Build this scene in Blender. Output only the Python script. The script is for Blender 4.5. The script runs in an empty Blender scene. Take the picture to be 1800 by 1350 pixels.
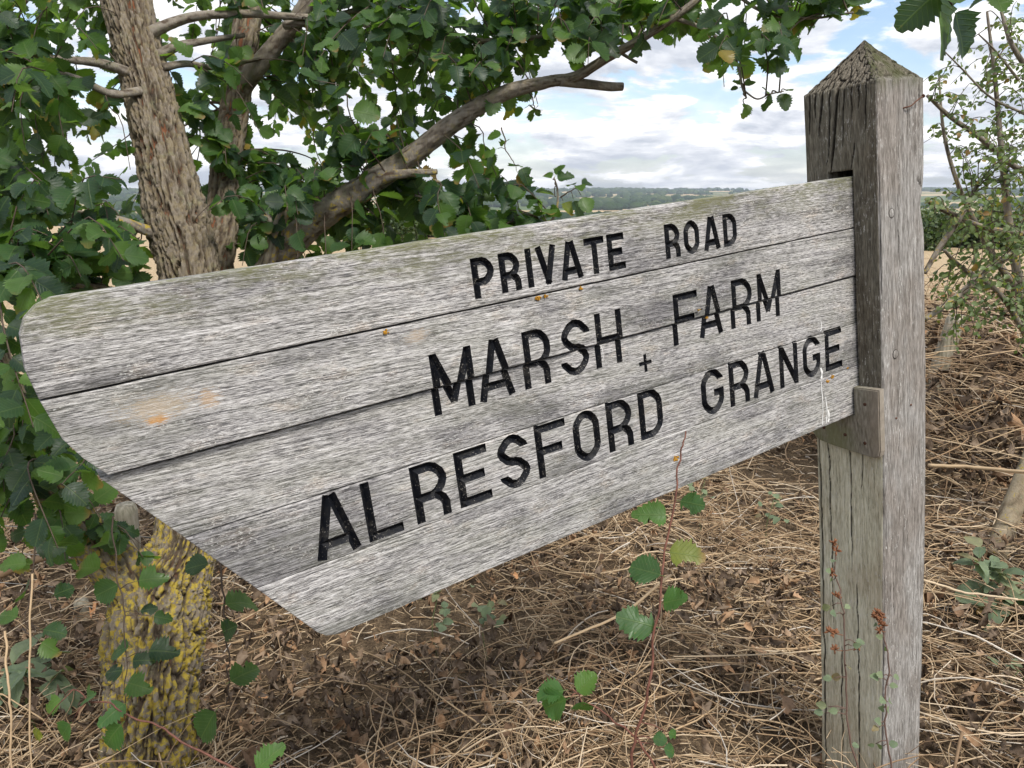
import bpy, bmesh, math, random
import numpy as np
from mathutils import Matrix, Vector

random.seed(7)
rng = np.random.default_rng(7)
SC = bpy.context.scene
COL = SC.collection

# ------------------------------------------------------------------ camera, sky, sun, exposure
FPX, HOR, HGT = 1350.0, 338.0, 1.32            # focal length and horizon row of an 1800 x 1350 frame, eye height
PITCH = math.atan((675 - HOR) / FPX)
CP, SP = math.cos(PITCH), math.sin(PITCH)
cam = bpy.data.cameras.new('camera')
cam.sensor_width = 36.0
cam.lens = 36.0 * FPX / 1800.0
cam.clip_start, cam.clip_end = 0.02, 20000.0
camo = bpy.data.objects.new('camera', cam)
COL.objects.link(camo)
camo.location = (0, 0, HGT)
camo.rotation_euler = (math.pi / 2 - PITCH, 0, 0)
SC.camera = camo

SUN_AZ, SUN_EL = math.radians(148), math.radians(54)     # clockwise from +Y (view direction)
world = bpy.data.worlds.new('World')
SC.world = world
world.use_nodes = True


def build_world():
    nt = world.node_tree
    nt.nodes.clear()
    L = nt.links.new

    def nd(t, **kw):
        n = nt.nodes.new(t)
        for k, v in kw.items():
            setattr(n, k, v)
        return n

    def math_(op, a, b=None, clamp=False):
        n = nd('ShaderNodeMath', operation=op)
        n.use_clamp = clamp
        for i, s in enumerate((a, b)):
            if s is None:
                continue
            if isinstance(s, (int, float)):
                n.inputs[i].default_value = s
            else:
                L(s, n.inputs[i])
        return n.outputs[0]
    sky = nd('ShaderNodeTexSky', sky_type='NISHITA')
    sky.sun_disc = False
    sky.sun_elevation = SUN_EL
    sky.sun_rotation = SUN_AZ
    sky.air_density, sky.dust_density, sky.ozone_density = 1.0, 1.2, 1.5
    bg_sky = nd('ShaderNodeBackground')
    bg_sky.inputs[1].default_value = 0.13
    L(sky.outputs[0], bg_sky.inputs[0])
    tc = nd('ShaderNodeTexCoord')
    sep = nd('ShaderNodeSeparateXYZ')
    L(tc.outputs['Generated'], sep.inputs[0])
    z = math_('MAXIMUM', sep.outputs[2], 0.0)

    def density(zz):
        den = math_('ADD', zz, 0.20)
        x = math_('DIVIDE', sep.outputs[0], den)
        y = math_('DIVIDE', sep.outputs[1], den)
        cb = nd('ShaderNodeCombineXYZ')
        L(x, cb.inputs[0])
        L(y, cb.inputs[1])
        cb.inputs[2].default_value = 3.7
        n = nd('ShaderNodeTexNoise')
        n.inputs['Scale'].default_value = 1.75
        n.inputs['Detail'].default_value = 9.0
        n.inputs['Roughness'].default_value = 0.56
        n.inputs['Lacunarity'].default_value = 2.1
        n.inputs['Distortion'].default_value = 0.25
        L(cb.outputs[0], n.inputs['Vector'])
        return n.outputs[0]
    d0 = density(z)
    d1 = density(math_('ADD', z, 0.013))
    mask = nd('ShaderNodeMapRange', interpolation_type='SMOOTHSTEP')
    mask.inputs[1].default_value, mask.inputs[2].default_value = 0.42, 0.50
    L(d0, mask.inputs[0])
    # bright tops, grey bases
    top = math_('MULTIPLY', math_('SUBTRACT', d0, d1), 5.0)
    thick = math_('MULTIPLY', math_('SUBTRACT', d0, 0.45), -1.5)
    sh = math_('ADD', math_('ADD', top, thick), 0.62, clamp=True)
    ramp = nd('ShaderNodeValToRGB')
    e = ramp.color_ramp.elements
    e[0].position, e[0].color = 0.0, (0.52, 0.56, 0.64, 1)
    e[1].position, e[1].color = 1.0, (1.25, 1.23, 1.20, 1)
    m = e.new(0.5)
    m.color = (0.80, 0.82, 0.87, 1)
    L(sh, ramp.inputs[0])
    bg_c = nd('ShaderNodeBackground')
    bg_c.inputs[1].default_value = 0.80
    L(ramp.outputs[0], bg_c.inputs[0])
    mix = nd('ShaderNodeMixShader')
    # thin veil close to the horizon
    veil = nd('ShaderNodeMapRange', interpolation_type='SMOOTHSTEP')
    veil.inputs[1].default_value, veil.inputs[2].default_value = 0.0, 0.17
    veil.inputs[3].default_value, veil.inputs[4].default_value = 0.5, 0.06
    L(z, veil.inputs[0])
    f = math_('MAXIMUM', mask.outputs[0], veil.outputs[0])
    L(f, mix.inputs[0])
    L(bg_sky.outputs[0], mix.inputs[1])
    L(bg_c.outputs[0], mix.inputs[2])
    out = nd('ShaderNodeOutputWorld')
    L(mix.outputs[0], out.inputs[0])


build_world()
sun = bpy.data.lights.new('sun', 'SUN')
sun.energy = 2.6
sun.angle = math.radians(17)
sun.color = (1.0, 0.95, 0.87)
suno = bpy.data.objects.new('sun', sun)
COL.objects.link(suno)
sdir = Vector((math.sin(SUN_AZ) * math.cos(SUN_EL), math.cos(SUN_AZ) * math.cos(SUN_EL), math.sin(SUN_EL)))
suno.rotation_euler = sdir.to_track_quat('Z', 'Y').to_euler()
suno.location = sdir * 30
SC.view_settings.view_transform = 'Standard'
SC.view_settings.look = 'None'
SC.view_settings.exposure = 0.62
SC.view_settings.gamma = 1.0
SC.view_settings.use_curve_mapping = False
SC.render.engine = 'CYCLES'
SC.cycles.max_bounces = 6
SC.cycles.diffuse_bounces = 3
SC.cycles.glossy_bounces = 2
SC.cycles.transmission_bounces = 4
SC.cycles.volume_bounces = 0
SC.cycles.transparent_max_bounces = 6
SC.cycles.use_denoising = True
SC.cycles.use_adaptive_sampling = True
SC.cycles.adaptive_threshold = 0.015
SC.cycles.caustics_reflective = False
SC.cycles.caustics_refractive = False


# ------------------------------------------------------------------ helpers
def ray(px, py):
    x = (px - 900) / FPX
    y = -(py - 675) / FPX
    return np.array([x, CP + y * SP, y * CP - SP])


def at(px, py, d):
    return ray(px, py) * d + np.array([0, 0, HGT])


def proj(P):
    P = np.atleast_2d(P)
    X, Y, Z = P[:, 0], P[:, 1], P[:, 2] - HGT
    z = Y * CP - Z * SP
    y = Y * SP + Z * CP
    z = np.where(np.abs(z) < 1e-4, 1e-4, z)
    return np.stack([900 + FPX * X / z, 675 - FPX * y / z, z], 1)


def unit(a):
    a = np.asarray(a, float)
    return a / np.maximum(np.linalg.norm(a, axis=-1, keepdims=True), 1e-12)


def hash3(i, j, k, seed=0):
    n = (i.astype(np.int64) * 374761393 + j.astype(np.int64) * 668265263 + k.astype(np.int64) * 2147483647 + seed * 974634777)
    n = (n ^ (n >> 13)) * 1274126177
    n = n ^ (n >> 16)
    return (n & 0xFFFFFF).astype(float) / 0xFFFFFF


def vnoise(p, seed=0):
    p = np.atleast_2d(np.asarray(p, float))
    i = np.floor(p).astype(np.int64)
    f = p - i
    f = f * f * (3 - 2 * f)
    r = 0
    for dx in (0, 1):
        for dy in (0, 1):
            for dz in (0, 1):
                w = (f[:, 0] if dx else 1 - f[:, 0]) * (f[:, 1] if dy else 1 - f[:, 1]) * (f[:, 2] if dz else 1 - f[:, 2])
                r = r + w * hash3(i[:, 0] + dx, i[:, 1] + dy, i[:, 2] + dz, seed)
    return r


def fbm(p, oct=4, seed=0):
    p = np.atleast_2d(np.asarray(p, float))
    r, a, t = 0, 1.0, 0
    for o in range(oct):
        r = r + a * vnoise(p, seed + o)
        t += a
        a *= 0.5
        p = p * 2.03 + 11.7
    return r / t


def voro(p, seed=0):
    """F2 - F1 of jittered cells: zero along the cracks between cells"""
    p = np.atleast_2d(np.asarray(p, float))
    i = np.floor(p).astype(np.int64)
    f1 = np.full(len(p), 9.0)
    f2 = np.full(len(p), 9.0)
    for dx in (-1, 0, 1):
        for dy in (-1, 0, 1):
            cx, cy = i[:, 0] + dx, i[:, 1] + dy
            z0 = np.zeros_like(cx)
            jx = cx + hash3(cx, cy, z0, seed)
            jy = cy + hash3(cx, cy, z0, seed + 5)
            d = np.hypot(p[:, 0] - jx, p[:, 1] - jy)
            f2 = np.minimum(f2, np.maximum(d, f1))
            f1 = np.minimum(f1, d)
    return f2 - f1


def sstep(a, b, x):
    t = np.clip((x - a) / (b - a), 0, 1)
    return t * t * (3 - 2 * t)


def mesh_np(name, V, polys, mats, smooth=True, attrs=None, midx=None):
    """V (n,3); polys: list of index arrays (m,3) / (m,4); attrs: {name: (n,3)} point vectors"""
    V = np.asarray(V, np.float32)
    me = bpy.data.meshes.new(name)
    polys = [np.asarray(p, np.int32) for p in polys if len(p)]
    tot = np.concatenate([np.full(len(p), p.shape[1], np.int32) for p in polys])
    loops = np.concatenate([p.ravel() for p in polys])
    start = np.concatenate([[0], np.cumsum(tot)[:-1]]).astype(np.int32)
    me.vertices.add(len(V))
    me.vertices.foreach_set('co', V.ravel())
    me.loops.add(len(loops))
    me.loops.foreach_set('vertex_index', loops)
    me.polygons.add(len(tot))
    me.polygons.foreach_set('loop_start', start)
    me.polygons.foreach_set('loop_total', tot)
    if midx is not None:
        me.polygons.foreach_set('material_index', np.asarray(midx, np.int32))
    me.update(calc_edges=True)
    me.polygons.foreach_set('use_smooth', np.full(len(tot), bool(smooth)))
    for k, a in (attrs or {}).items():
        at_ = me.attributes.new(k, 'FLOAT_VECTOR', 'POINT')
        at_.data.foreach_set('vector', np.asarray(a, np.float32).ravel())
    for m in (mats if isinstance(mats, (list, tuple)) else [mats]):
        me.materials.append(m)
    return me


def link(name, data, parent=None, loc=None, rot=None, label=None, cat=None, group=None, kind=None):
    o = bpy.data.objects.new(name, data)
    COL.objects.link(o)
    if parent is not None:
        o.parent = parent
    if loc is not None:
        o.location = tuple(float(c) for c in loc)
    if rot is not None:
        o.rotation_euler = rot
    for k, v in (('label', label), ('category', cat), ('group', group), ('kind', kind)):
        if v:
            o[k] = v
    return o


class MB:
    """collects shapes into one mesh"""
    def __init__(self):
        self.V, self.T, self.Q, self.A, self.n = [], [], [], [], 0

    def add(self, V, tris=None, quads=None, att=None):
        V = np.asarray(V, float)
        if tris is not None and len(tris):
            self.T.append(np.asarray(tris) + self.n)
        if quads is not None and len(quads):
            self.Q.append(np.asarray(quads) + self.n)
        self.V.append(V)
        self.A.append(np.zeros((len(V), 3)) if att is None else np.broadcast_to(np.asarray(att, float), (len(V), 3)))
        self.n += len(V)

    def tube(self, P, R, sides=6, cap=True, att=None, disp=None, squash=1.0):
        P = np.asarray(P, float)
        R = np.broadcast_to(np.asarray(R, float), (len(P),)).copy()
        T = unit(np.gradient(P, axis=0))
        a = np.array([0, 0, 1.0]) if abs(T[0][2]) < 0.9 else np.array([1.0, 0, 0])
        N = unit(np.cross(T[0], a))
        V = []
        th = np.linspace(0, 2 * math.pi, sides, endpoint=False)
        for i in range(len(P)):
            N = unit(N - T[i] * np.dot(N, T[i]))
            B = np.cross(T[i], N)
            V.append(P[i] + R[i] * (np.cos(th)[:, None] * N + np.sin(th)[:, None] * B * squash))
        V = np.concatenate(V)
        if disp is not None:
            C = np.repeat(P, sides, 0)
            V = disp(V, C, np.repeat(R, sides), np.tile(th, len(P)))
            if isinstance(V, tuple):
                V, att = V
        i = np.arange(len(P) - 1)[:, None] * sides
        j = np.arange(sides)[None, :]
        k = (j + 1) % sides
        Q = np.stack([i + j, i + k, i + sides + k, i + sides + j], -1).reshape(-1, 4)
        n0 = len(V)
        tr = []
        if cap:
            V = np.concatenate([V, P[:1], P[-1:]])
            tr = [[n0, (q + 1) % sides, q] for q in range(sides)]
            e = (len(P) - 1) * sides
            tr += [[n0 + 1, e + q, e + (q + 1) % sides] for q in range(sides)]
            if att is not None and np.ndim(att) == 2:
                att = np.concatenate([att, att[:1], att[-1:]])
        self.add(V, tr, Q, att)

    def box(self, lo, hi, att=None):
        x0, y0, z0 = lo
        x1, y1, z1 = hi
        V = [(x0, y0, z0), (x1, y0, z0), (x1, y1, z0), (x0, y1, z0), (x0, y0, z1), (x1, y0, z1), (x1, y1, z1), (x0, y1, z1)]
        self.add(V, None, [(0, 3, 2, 1), (4, 5, 6, 7), (0, 1, 5, 4), (1, 2, 6, 5), (2, 3, 7, 6), (3, 0, 4, 7)], att)

    def mesh(self, name, mat, smooth=True):
        polys = []
        if self.T:
            polys.append(np.concatenate(self.T))
        if self.Q:
            polys.append(np.concatenate(self.Q))
        return mesh_np(name, np.concatenate(self.V), polys, mat, smooth, {'lf': np.concatenate(self.A)})


def spline(P, n):
    """Catmull-Rom through the rows of P, n samples"""
    P = np.asarray(P, float)
    Q = np.concatenate([2 * P[:1] - P[1:2], P, 2 * P[-1:] - P[-2:-1]])
    out = []
    for t in np.linspace(0, len(P) - 1 - 1e-6, n):
        i = int(t)
        f = t - i
        a, b, c, d = Q[i], Q[i + 1], Q[i + 2], Q[i + 3]
        out.append(0.5 * ((2 * b) + (c - a) * f + (2 * a - 5 * b + 4 * c - d) * f * f + (3 * b - a - 3 * c + d) * f ** 3))
    return np.array(out)


# ------------------------------------------------------------------ material kit
class MK:
    def __init__(self, name):
        self.m = bpy.data.materials.new(name)
        self.m.use_nodes = True
        self.nt = self.m.node_tree
        self.nt.nodes.clear()
        self.out = self.nt.nodes.new('ShaderNodeOutputMaterial')

    def n(self, t, ins=None, **kw):
        nd = self.nt.nodes.new(t)
        for k, v in kw.items():
            setattr(nd, k, v)
        for k, v in (ins or {}).items():
            self.set(nd.inputs[k], v)
        return nd

    def set(self, sock, v):
        if hasattr(v, 'is_linked') or isinstance(v, bpy.types.NodeSocket):
            self.nt.links.new(v, sock)
        elif isinstance(v, (tuple, list)) and sock.type == 'RGBA' and len(v) == 3:
            sock.default_value = (*v, 1)
        else:
            sock.default_value = v

    def math(self, op, a, b=0.0, c=None, clamp=False):
        d = {0: a, 1: b}
        if c is not None:
            d[2] = c
        nd = self.n('ShaderNodeMath', d, operation=op)
        nd.use_clamp = clamp
        return nd.outputs[0]

    def rng(self, v, a, b, c=0.0, d=1.0):
        return self.n('ShaderNodeMapRange', {0: v, 1: a, 2: b, 3: c, 4: d}, interpolation_type='SMOOTHSTEP').outputs[0]

    def mix(self, f, a, b, blend='MIX'):
        nd = self.n('ShaderNodeMix', data_type='RGBA', blend_type=blend)
        self.set(nd.inputs[0], f)
        self.set(nd.inputs[6], a)
        self.set(nd.inputs[7], b)
        return nd.outputs[2]

    def ramp(self, f, stops, interp='LINEAR'):
        nd = self.n('ShaderNodeValToRGB', {0: f})
        nd.color_ramp.interpolation = interp
        el = nd.color_ramp.elements
        for i, (p, c) in enumerate(stops):
            e = el[i] if i < 2 else el.new(p)
            e.position = p
            e.color = (*c, 1)
        return nd.outputs[0]

    def obj(self):
        return self.n('ShaderNodeTexCoord').outputs['Object']

    def pos(self):
        return self.n('ShaderNodeNewGeometry').outputs['Position']

    def sep(self, v):
        return self.n('ShaderNodeSeparateXYZ', {0: v}).outputs

    def mapping(self, v, scale=(1, 1, 1), rot=(0, 0, 0), loc=(0, 0, 0)):
        return self.n('ShaderNodeMapping', {0: v, 1: loc, 2: rot, 3: scale}).outputs[0]

    def noise(self, v, scale=1.0, detail=3.0, rough=0.5, dist=0.0):
        return self.n('ShaderNodeTexNoise', {'Vector': v, 'Scale': scale, 'Detail': detail, 'Roughness': rough, 'Distortion': dist}).outputs[0]

    def voro(self, v, scale=1.0, feature='F1', out=0):
        return self.n('ShaderNodeTexVoronoi', {'Vector': v, 'Scale': scale}, feature=feature).outputs[out]

    def bump(self, h, strength=0.5, dist=0.002, normal=None):
        d = {'Strength': strength, 'Distance': dist, 'Height': h}
        if normal is not None:
            d['Normal'] = normal
        return self.n('ShaderNodeBump', d).outputs[0]

    def bsdf(self, color, rough=0.8, spec=0.3, normal=None, **kw):
        d = {'Base Color': color, 'Roughness': rough, 'Specular IOR Level': spec}
        d.update(kw)
        if normal is not None:
            d['Normal'] = normal
        return self.n('ShaderNodeBsdfPrincipled', d).outputs[0]

    def done(self, surf):
        self.nt.links.new(surf, self.out.inputs[0])
        return self.m

    def lf(self):
        a = self.n('ShaderNodeAttribute')
        a.attribute_name = 'lf'
        return self.sep(a.outputs['Vector'])

    def objrand(self):
        return self.n('ShaderNodeObjectInfo').outputs['Random']


def leaf_material(name, stops, veins=8.0, trans=0.32, tcol=(0.20, 0.34, 0.03), rough=0.42, spec=0.45):
    k = MK(name)
    x, t, r = k.lf()
    rr = k.math('FRACT', k.math('ADD', r, k.objrand()))
    col = k.ramp(rr, stops)
    ax = k.math('ABSOLUTE', x)
    side = k.math('FRACT', k.math('SUBTRACT', k.math('MULTIPLY', t, veins), k.math('MULTIPLY', ax, veins * 0.75)))
    vein = k.rng(k.math('ABSOLUTE', k.math('SUBTRACT', side, 0.5)), 0.36, 0.5)
    mid = k.rng(ax, 0.008, 0.03, 1.0, 0.0)
    v = k.math('MAXIMUM', k.math('MULTIPLY', vein, 0.5), mid)
    n1 = k.noise(k.pos(), 45.0, 3.0)
    n2 = k.noise(k.pos(), 260.0, 2.0)
    col = k.mix(k.math('MULTIPLY', v, 0.35), col, (0.16, 0.23, 0.08))
    col = k.mix(k.rng(n1, 0.35, 0.7, 0.0, 0.55), col, k.mix(1.0, col, (0.6, 0.62, 0.7), 'MULTIPLY'))
    col = k.mix(k.rng(n2, 0.68, 0.76, 0.0, 0.5), col, (0.17, 0.12, 0.05))
    # withered rim on some leaves
    rim = k.math('MULTIPLY', k.rng(t, 0.72, 1.0), k.rng(k.math('ADD', rr, k.math('MULTIPLY', n1, 0.3)), 0.98, 1.1))
    col = k.mix(rim, col, (0.24, 0.15, 0.05))
    h = k.math('ADD', k.math('MULTIPLY', v, -1.0), k.math('MULTIPLY', n2, 0.25))
    nrm = k.bump(h, 0.5, 0.0012)
    s = k.bsdf(col, k.rng(n1, 0.3, 0.7, rough - 0.06, rough + 0.14), spec, nrm)
    tr = k.n('ShaderNodeBsdfTranslucent', {0: k.mix(0.45, k.mix(1.0, col, (2.6, 2.6, 1.2), 'MULTIPLY'), tcol)}).outputs[0]
    return k.done(k.n('ShaderNodeMixShader', {0: trans, 1: s, 2: tr}).outputs[0])


M = {}
M['elm_leaf'] = leaf_material('elm_leaf', [(0.0, (0.015, 0.040, 0.026)), (0.35, (0.022, 0.060, 0.028)), (0.60, (0.046, 0.110, 0.028)),
                                          (0.978, (0.095, 0.185, 0.035)), (0.990, (0.26, 0.20, 0.03)), (1.0, (0.22, 0.10, 0.04))], trans=0.48)
M['sucker_leaf'] = leaf_material('sucker_leaf', [(0.0, (0.040, 0.105, 0.032)), (0.6, (0.060, 0.150, 0.035)), (0.9, (0.095, 0.190, 0.035)), (1.0, (0.22, 0.22, 0.03))], trans=0.38)  # young shoot green, with the brighter light on the shoots put into the colour
M['thorn_leaf'] = leaf_material('thorn_leaf', [(0.0, (0.065, 0.105, 0.040)), (0.4, (0.11, 0.16, 0.055)), (0.8, (0.16, 0.21, 0.08)),
                                              (0.94, (0.14, 0.18, 0.05)), (0.97, (0.32, 0.22, 0.04)), (1.0, (0.26, 0.12, 0.05))], veins=5.0)
M['sage_leaf'] = leaf_material('sage_leaf', [(0.0, (0.14, 0.185, 0.115)), (0.6, (0.20, 0.25, 0.15)), (0.85, (0.23, 0.245, 0.14)), (1.0, (0.24, 0.15, 0.09))],
                               veins=6.0, trans=0.2, rough=0.7, spec=0.2)
M['far_leaf'] = leaf_material('far_leaf', [(0.0, (0.030, 0.060, 0.022)), (0.5, (0.055, 0.092, 0.030)), (1.0, (0.10, 0.130, 0.045))], trans=0.2)


def stalk_material():
    k = MK('dry_stalk')
    x, t, r = k.lf()
    c = k.ramp(r, [(0.0, (0.15, 0.095, 0.052)), (0.3, (0.30, 0.20, 0.115)), (0.6, (0.50, 0.365, 0.220)), (0.85, (0.64, 0.51, 0.35)), (1.0, (0.60, 0.54, 0.46))])
    n = k.noise(k.pos(), 60.0, 2.0)
    c = k.mix(k.rng(n, 0.5, 0.75, 0.0, 0.35), c, k.mix(1.0, c, (0.5, 0.45, 0.4), 'MULTIPLY'))
    return k.done(k.bsdf(c, 0.65, 0.3))


def deadleaf_material(name='dead_leaf', gain=1.0):
    k = MK(name)
    x, t, r = k.lf()
    rr = k.math('FRACT', k.math('ADD', r, k.objrand()))
    c = k.ramp(rr, [(0.0, (0.075, 0.052, 0.036)), (0.45, (0.17, 0.125, 0.088)), (0.75, (0.30, 0.225, 0.16)), (0.9, (0.34, 0.22, 0.13)), (1.0, (0.42, 0.26, 0.15))])
    n = k.noise(k.pos(), 90.0, 3.0)
    c = k.mix(k.rng(n, 0.4, 0.7, 0.0, 0.6), c, k.mix(1.0, c, (0.5, 0.45, 0.4), 'MULTIPLY'))
    if gain != 1.0:
        c = k.mix(1.0, c, (gain * 1.1, gain * 0.95, gain * 0.82), 'MULTIPLY')
    s = k.bsdf(c, 0.75, 0.2, k.bump(n, 0.6, 0.002))
    return k.done(s)


def bark_material(name, lichen_lo, lichen_hi, base=((0.024, 0.018, 0.013), (0.112, 0.088, 0.062), (0.225, 0.192, 0.150)), amount=0.5, fissure=(0.20, 0.082, 0.040)):
    """point attribute lf.x holds the bark height (0 furrow, 1 ridge)"""
    k = MK(name)
    h, t, r = k.lf()
    p = k.pos()
    n1 = k.noise(p, 38.0, 5.0, 0.6)
    n2 = k.noise(k.mapping(p, (170, 170, 60)), 1.0, 5.0, 0.68)
    n3 = k.noise(p, 14.0, 4.0, 0.6)
    c = k.ramp(k.math('ADD', k.math('MULTIPLY', h, 0.55), k.math('MULTIPLY', n2, 0.55)), [(0.22, base[0]), (0.5, base[1]), (0.85, base[2])])  # furrows coloured darker, which paints in part of their shade
    # reddish inner bark in the deep furrows
    c = k.mix(k.math('MULTIPLY', k.rng(h, 0.12, 0.34, 1.0, 0.0), k.math('MULTIPLY', k.rng(n3, 0.46, 0.60), k.rng(k.sep(p)[2], 0.7, 1.2, 0.25, 1.0))), c, fissure)
    # grey and olive lichen, yellow lichen low on the trunk
    c = k.mix(k.rng(n1, 0.56, 0.68, 0.0, 0.5), c, (0.20, 0.20, 0.13))
    z = k.sep(p)[2]
    yl = k.math('MULTIPLY', k.rng(z, lichen_lo, lichen_hi, 1.0, 0.12), k.rng(h, 0.25, 0.6))
    n4 = k.noise(p, 60.0, 5.0, 0.7)
    yl = k.math('MULTIPLY', yl, k.rng(n4, 0.60 - 0.18 * amount, 0.70 - 0.18 * amount))
    c = k.mix(yl, c, k.mix(n1, (0.28, 0.20, 0.03), (0.42, 0.33, 0.06)))
    b = k.bump(k.math('ADD', k.math('MULTIPLY', n2, 0.7), k.math('MULTIPLY', n1, 0.5)), 0.9, 0.006)
    return k.done(k.bsdf(c, 0.85, 0.2, b))


M['stalk'] = stalk_material()
M['dead_leaf'] = deadleaf_material()
M['fallen_leaf'] = deadleaf_material('fallen_leaf', 1.5)
M['bark'] = bark_material('elm_bark', 0.45, 1.0, amount=0.75)
M['branch'] = bark_material('elm_branch_bark', 1.30, 1.50, base=((0.07, 0.055, 0.042), (0.165, 0.14, 0.11), (0.27, 0.24, 0.20)), amount=0.45, fissure=(0.07, 0.045, 0.03))
M['log'] = bark_material('pole_bark', 5.0, 6.0, base=((0.09, 0.07, 0.045), (0.22, 0.175, 0.115), (0.32, 0.27, 0.19)), amount=0.2, fissure=(0.09, 0.06, 0.04))


def plain(name, col, rough=0.7, spec=0.3, var=0.4, scale=60.0, metal=0.0):
    k = MK(name)
    n = k.noise(k.pos(), scale, 4.0, 0.6)
    c = k.mix(k.rng(n, 0.35, 0.7, 0.0, var), col, tuple(v * 0.35 for v in col))
    return k.done(k.bsdf(c, rough, spec, k.bump(n, 0.3, 0.001), Metallic=metal))


M['twig'] = plain('twig', (0.085, 0.062, 0.045), 0.75)
M['red_stem'] = plain('red_stem', (0.19, 0.080, 0.055), 0.6, 0.3, 0.7, 120)
M['brown_stem'] = plain('brown_stem', (0.14, 0.085, 0.065), 0.6)
M['green_stem'] = plain('green_stem', (0.16, 0.19, 0.08), 0.6)
M['rust'] = plain('rust', (0.13, 0.055, 0.030), 0.7, 0.4, 0.6, 200)
M['screw'] = plain('screw', (0.085, 0.040, 0.025), 0.75, 0.3, 0.6, 300)
M['dropping'] = plain('dropping', (0.78, 0.78, 0.76), 0.8, 0.2, 0.12, 300)
M['lichen'] = plain('orange_lichen', (0.50, 0.26, 0.035), 0.9, 0.1, 0.5, 300)
M['seed'] = plain('dry_seed_head', (0.22, 0.095, 0.045), 0.8)
M['wire'] = plain('wire', (0.42, 0.42, 0.40), 0.5, 0.5, 0.3, 100, 0.6)
M['fly'] = plain('fly_body', (0.30, 0.17, 0.02), 0.4, 0.5, 0.8, 500)
M['fly_dark'] = plain('fly_dark', (0.02, 0.014, 0.01), 0.3, 0.5)
M['wing'] = plain('fly_wing', (0.30, 0.28, 0.25), 0.3, 0.5)


def paint_material():
    k = MK('black_letter_paint')
    o = k.obj()
    n1 = k.noise(k.mapping(o, (120, 120, 120)), 1.0, 4.0, 0.6)
    n2 = k.noise(k.mapping(o, (420, 420, 420)), 1.0, 3.0, 0.6)
    c = k.mix(k.rng(n1, 0.45, 0.75, 0.0, 0.6), (0.006, 0.007, 0.010), (0.022, 0.021, 0.019))
    # flaked spots where the wood shows
    n3 = k.noise(k.mapping(o, (30, 30, 30)), 1.0, 4.0, 0.65)
    c = k.mix(k.rng(n3, 0.55, 0.72, 0.0, 0.5), c, (0.045, 0.043, 0.040))
    c = k.mix(k.rng(k.math('ADD', n2, k.math('MULTIPLY', n3, 0.25)), 0.75, 0.83, 0.0, 0.8), c, (0.28, 0.26, 0.23))
    r = k.rng(n1, 0.35, 0.7, 0.34, 0.65)
    return k.done(k.bsdf(c, r, 0.18, k.bump(n2, 0.5, 0.0008)))


M['paint'] = paint_material()


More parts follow.
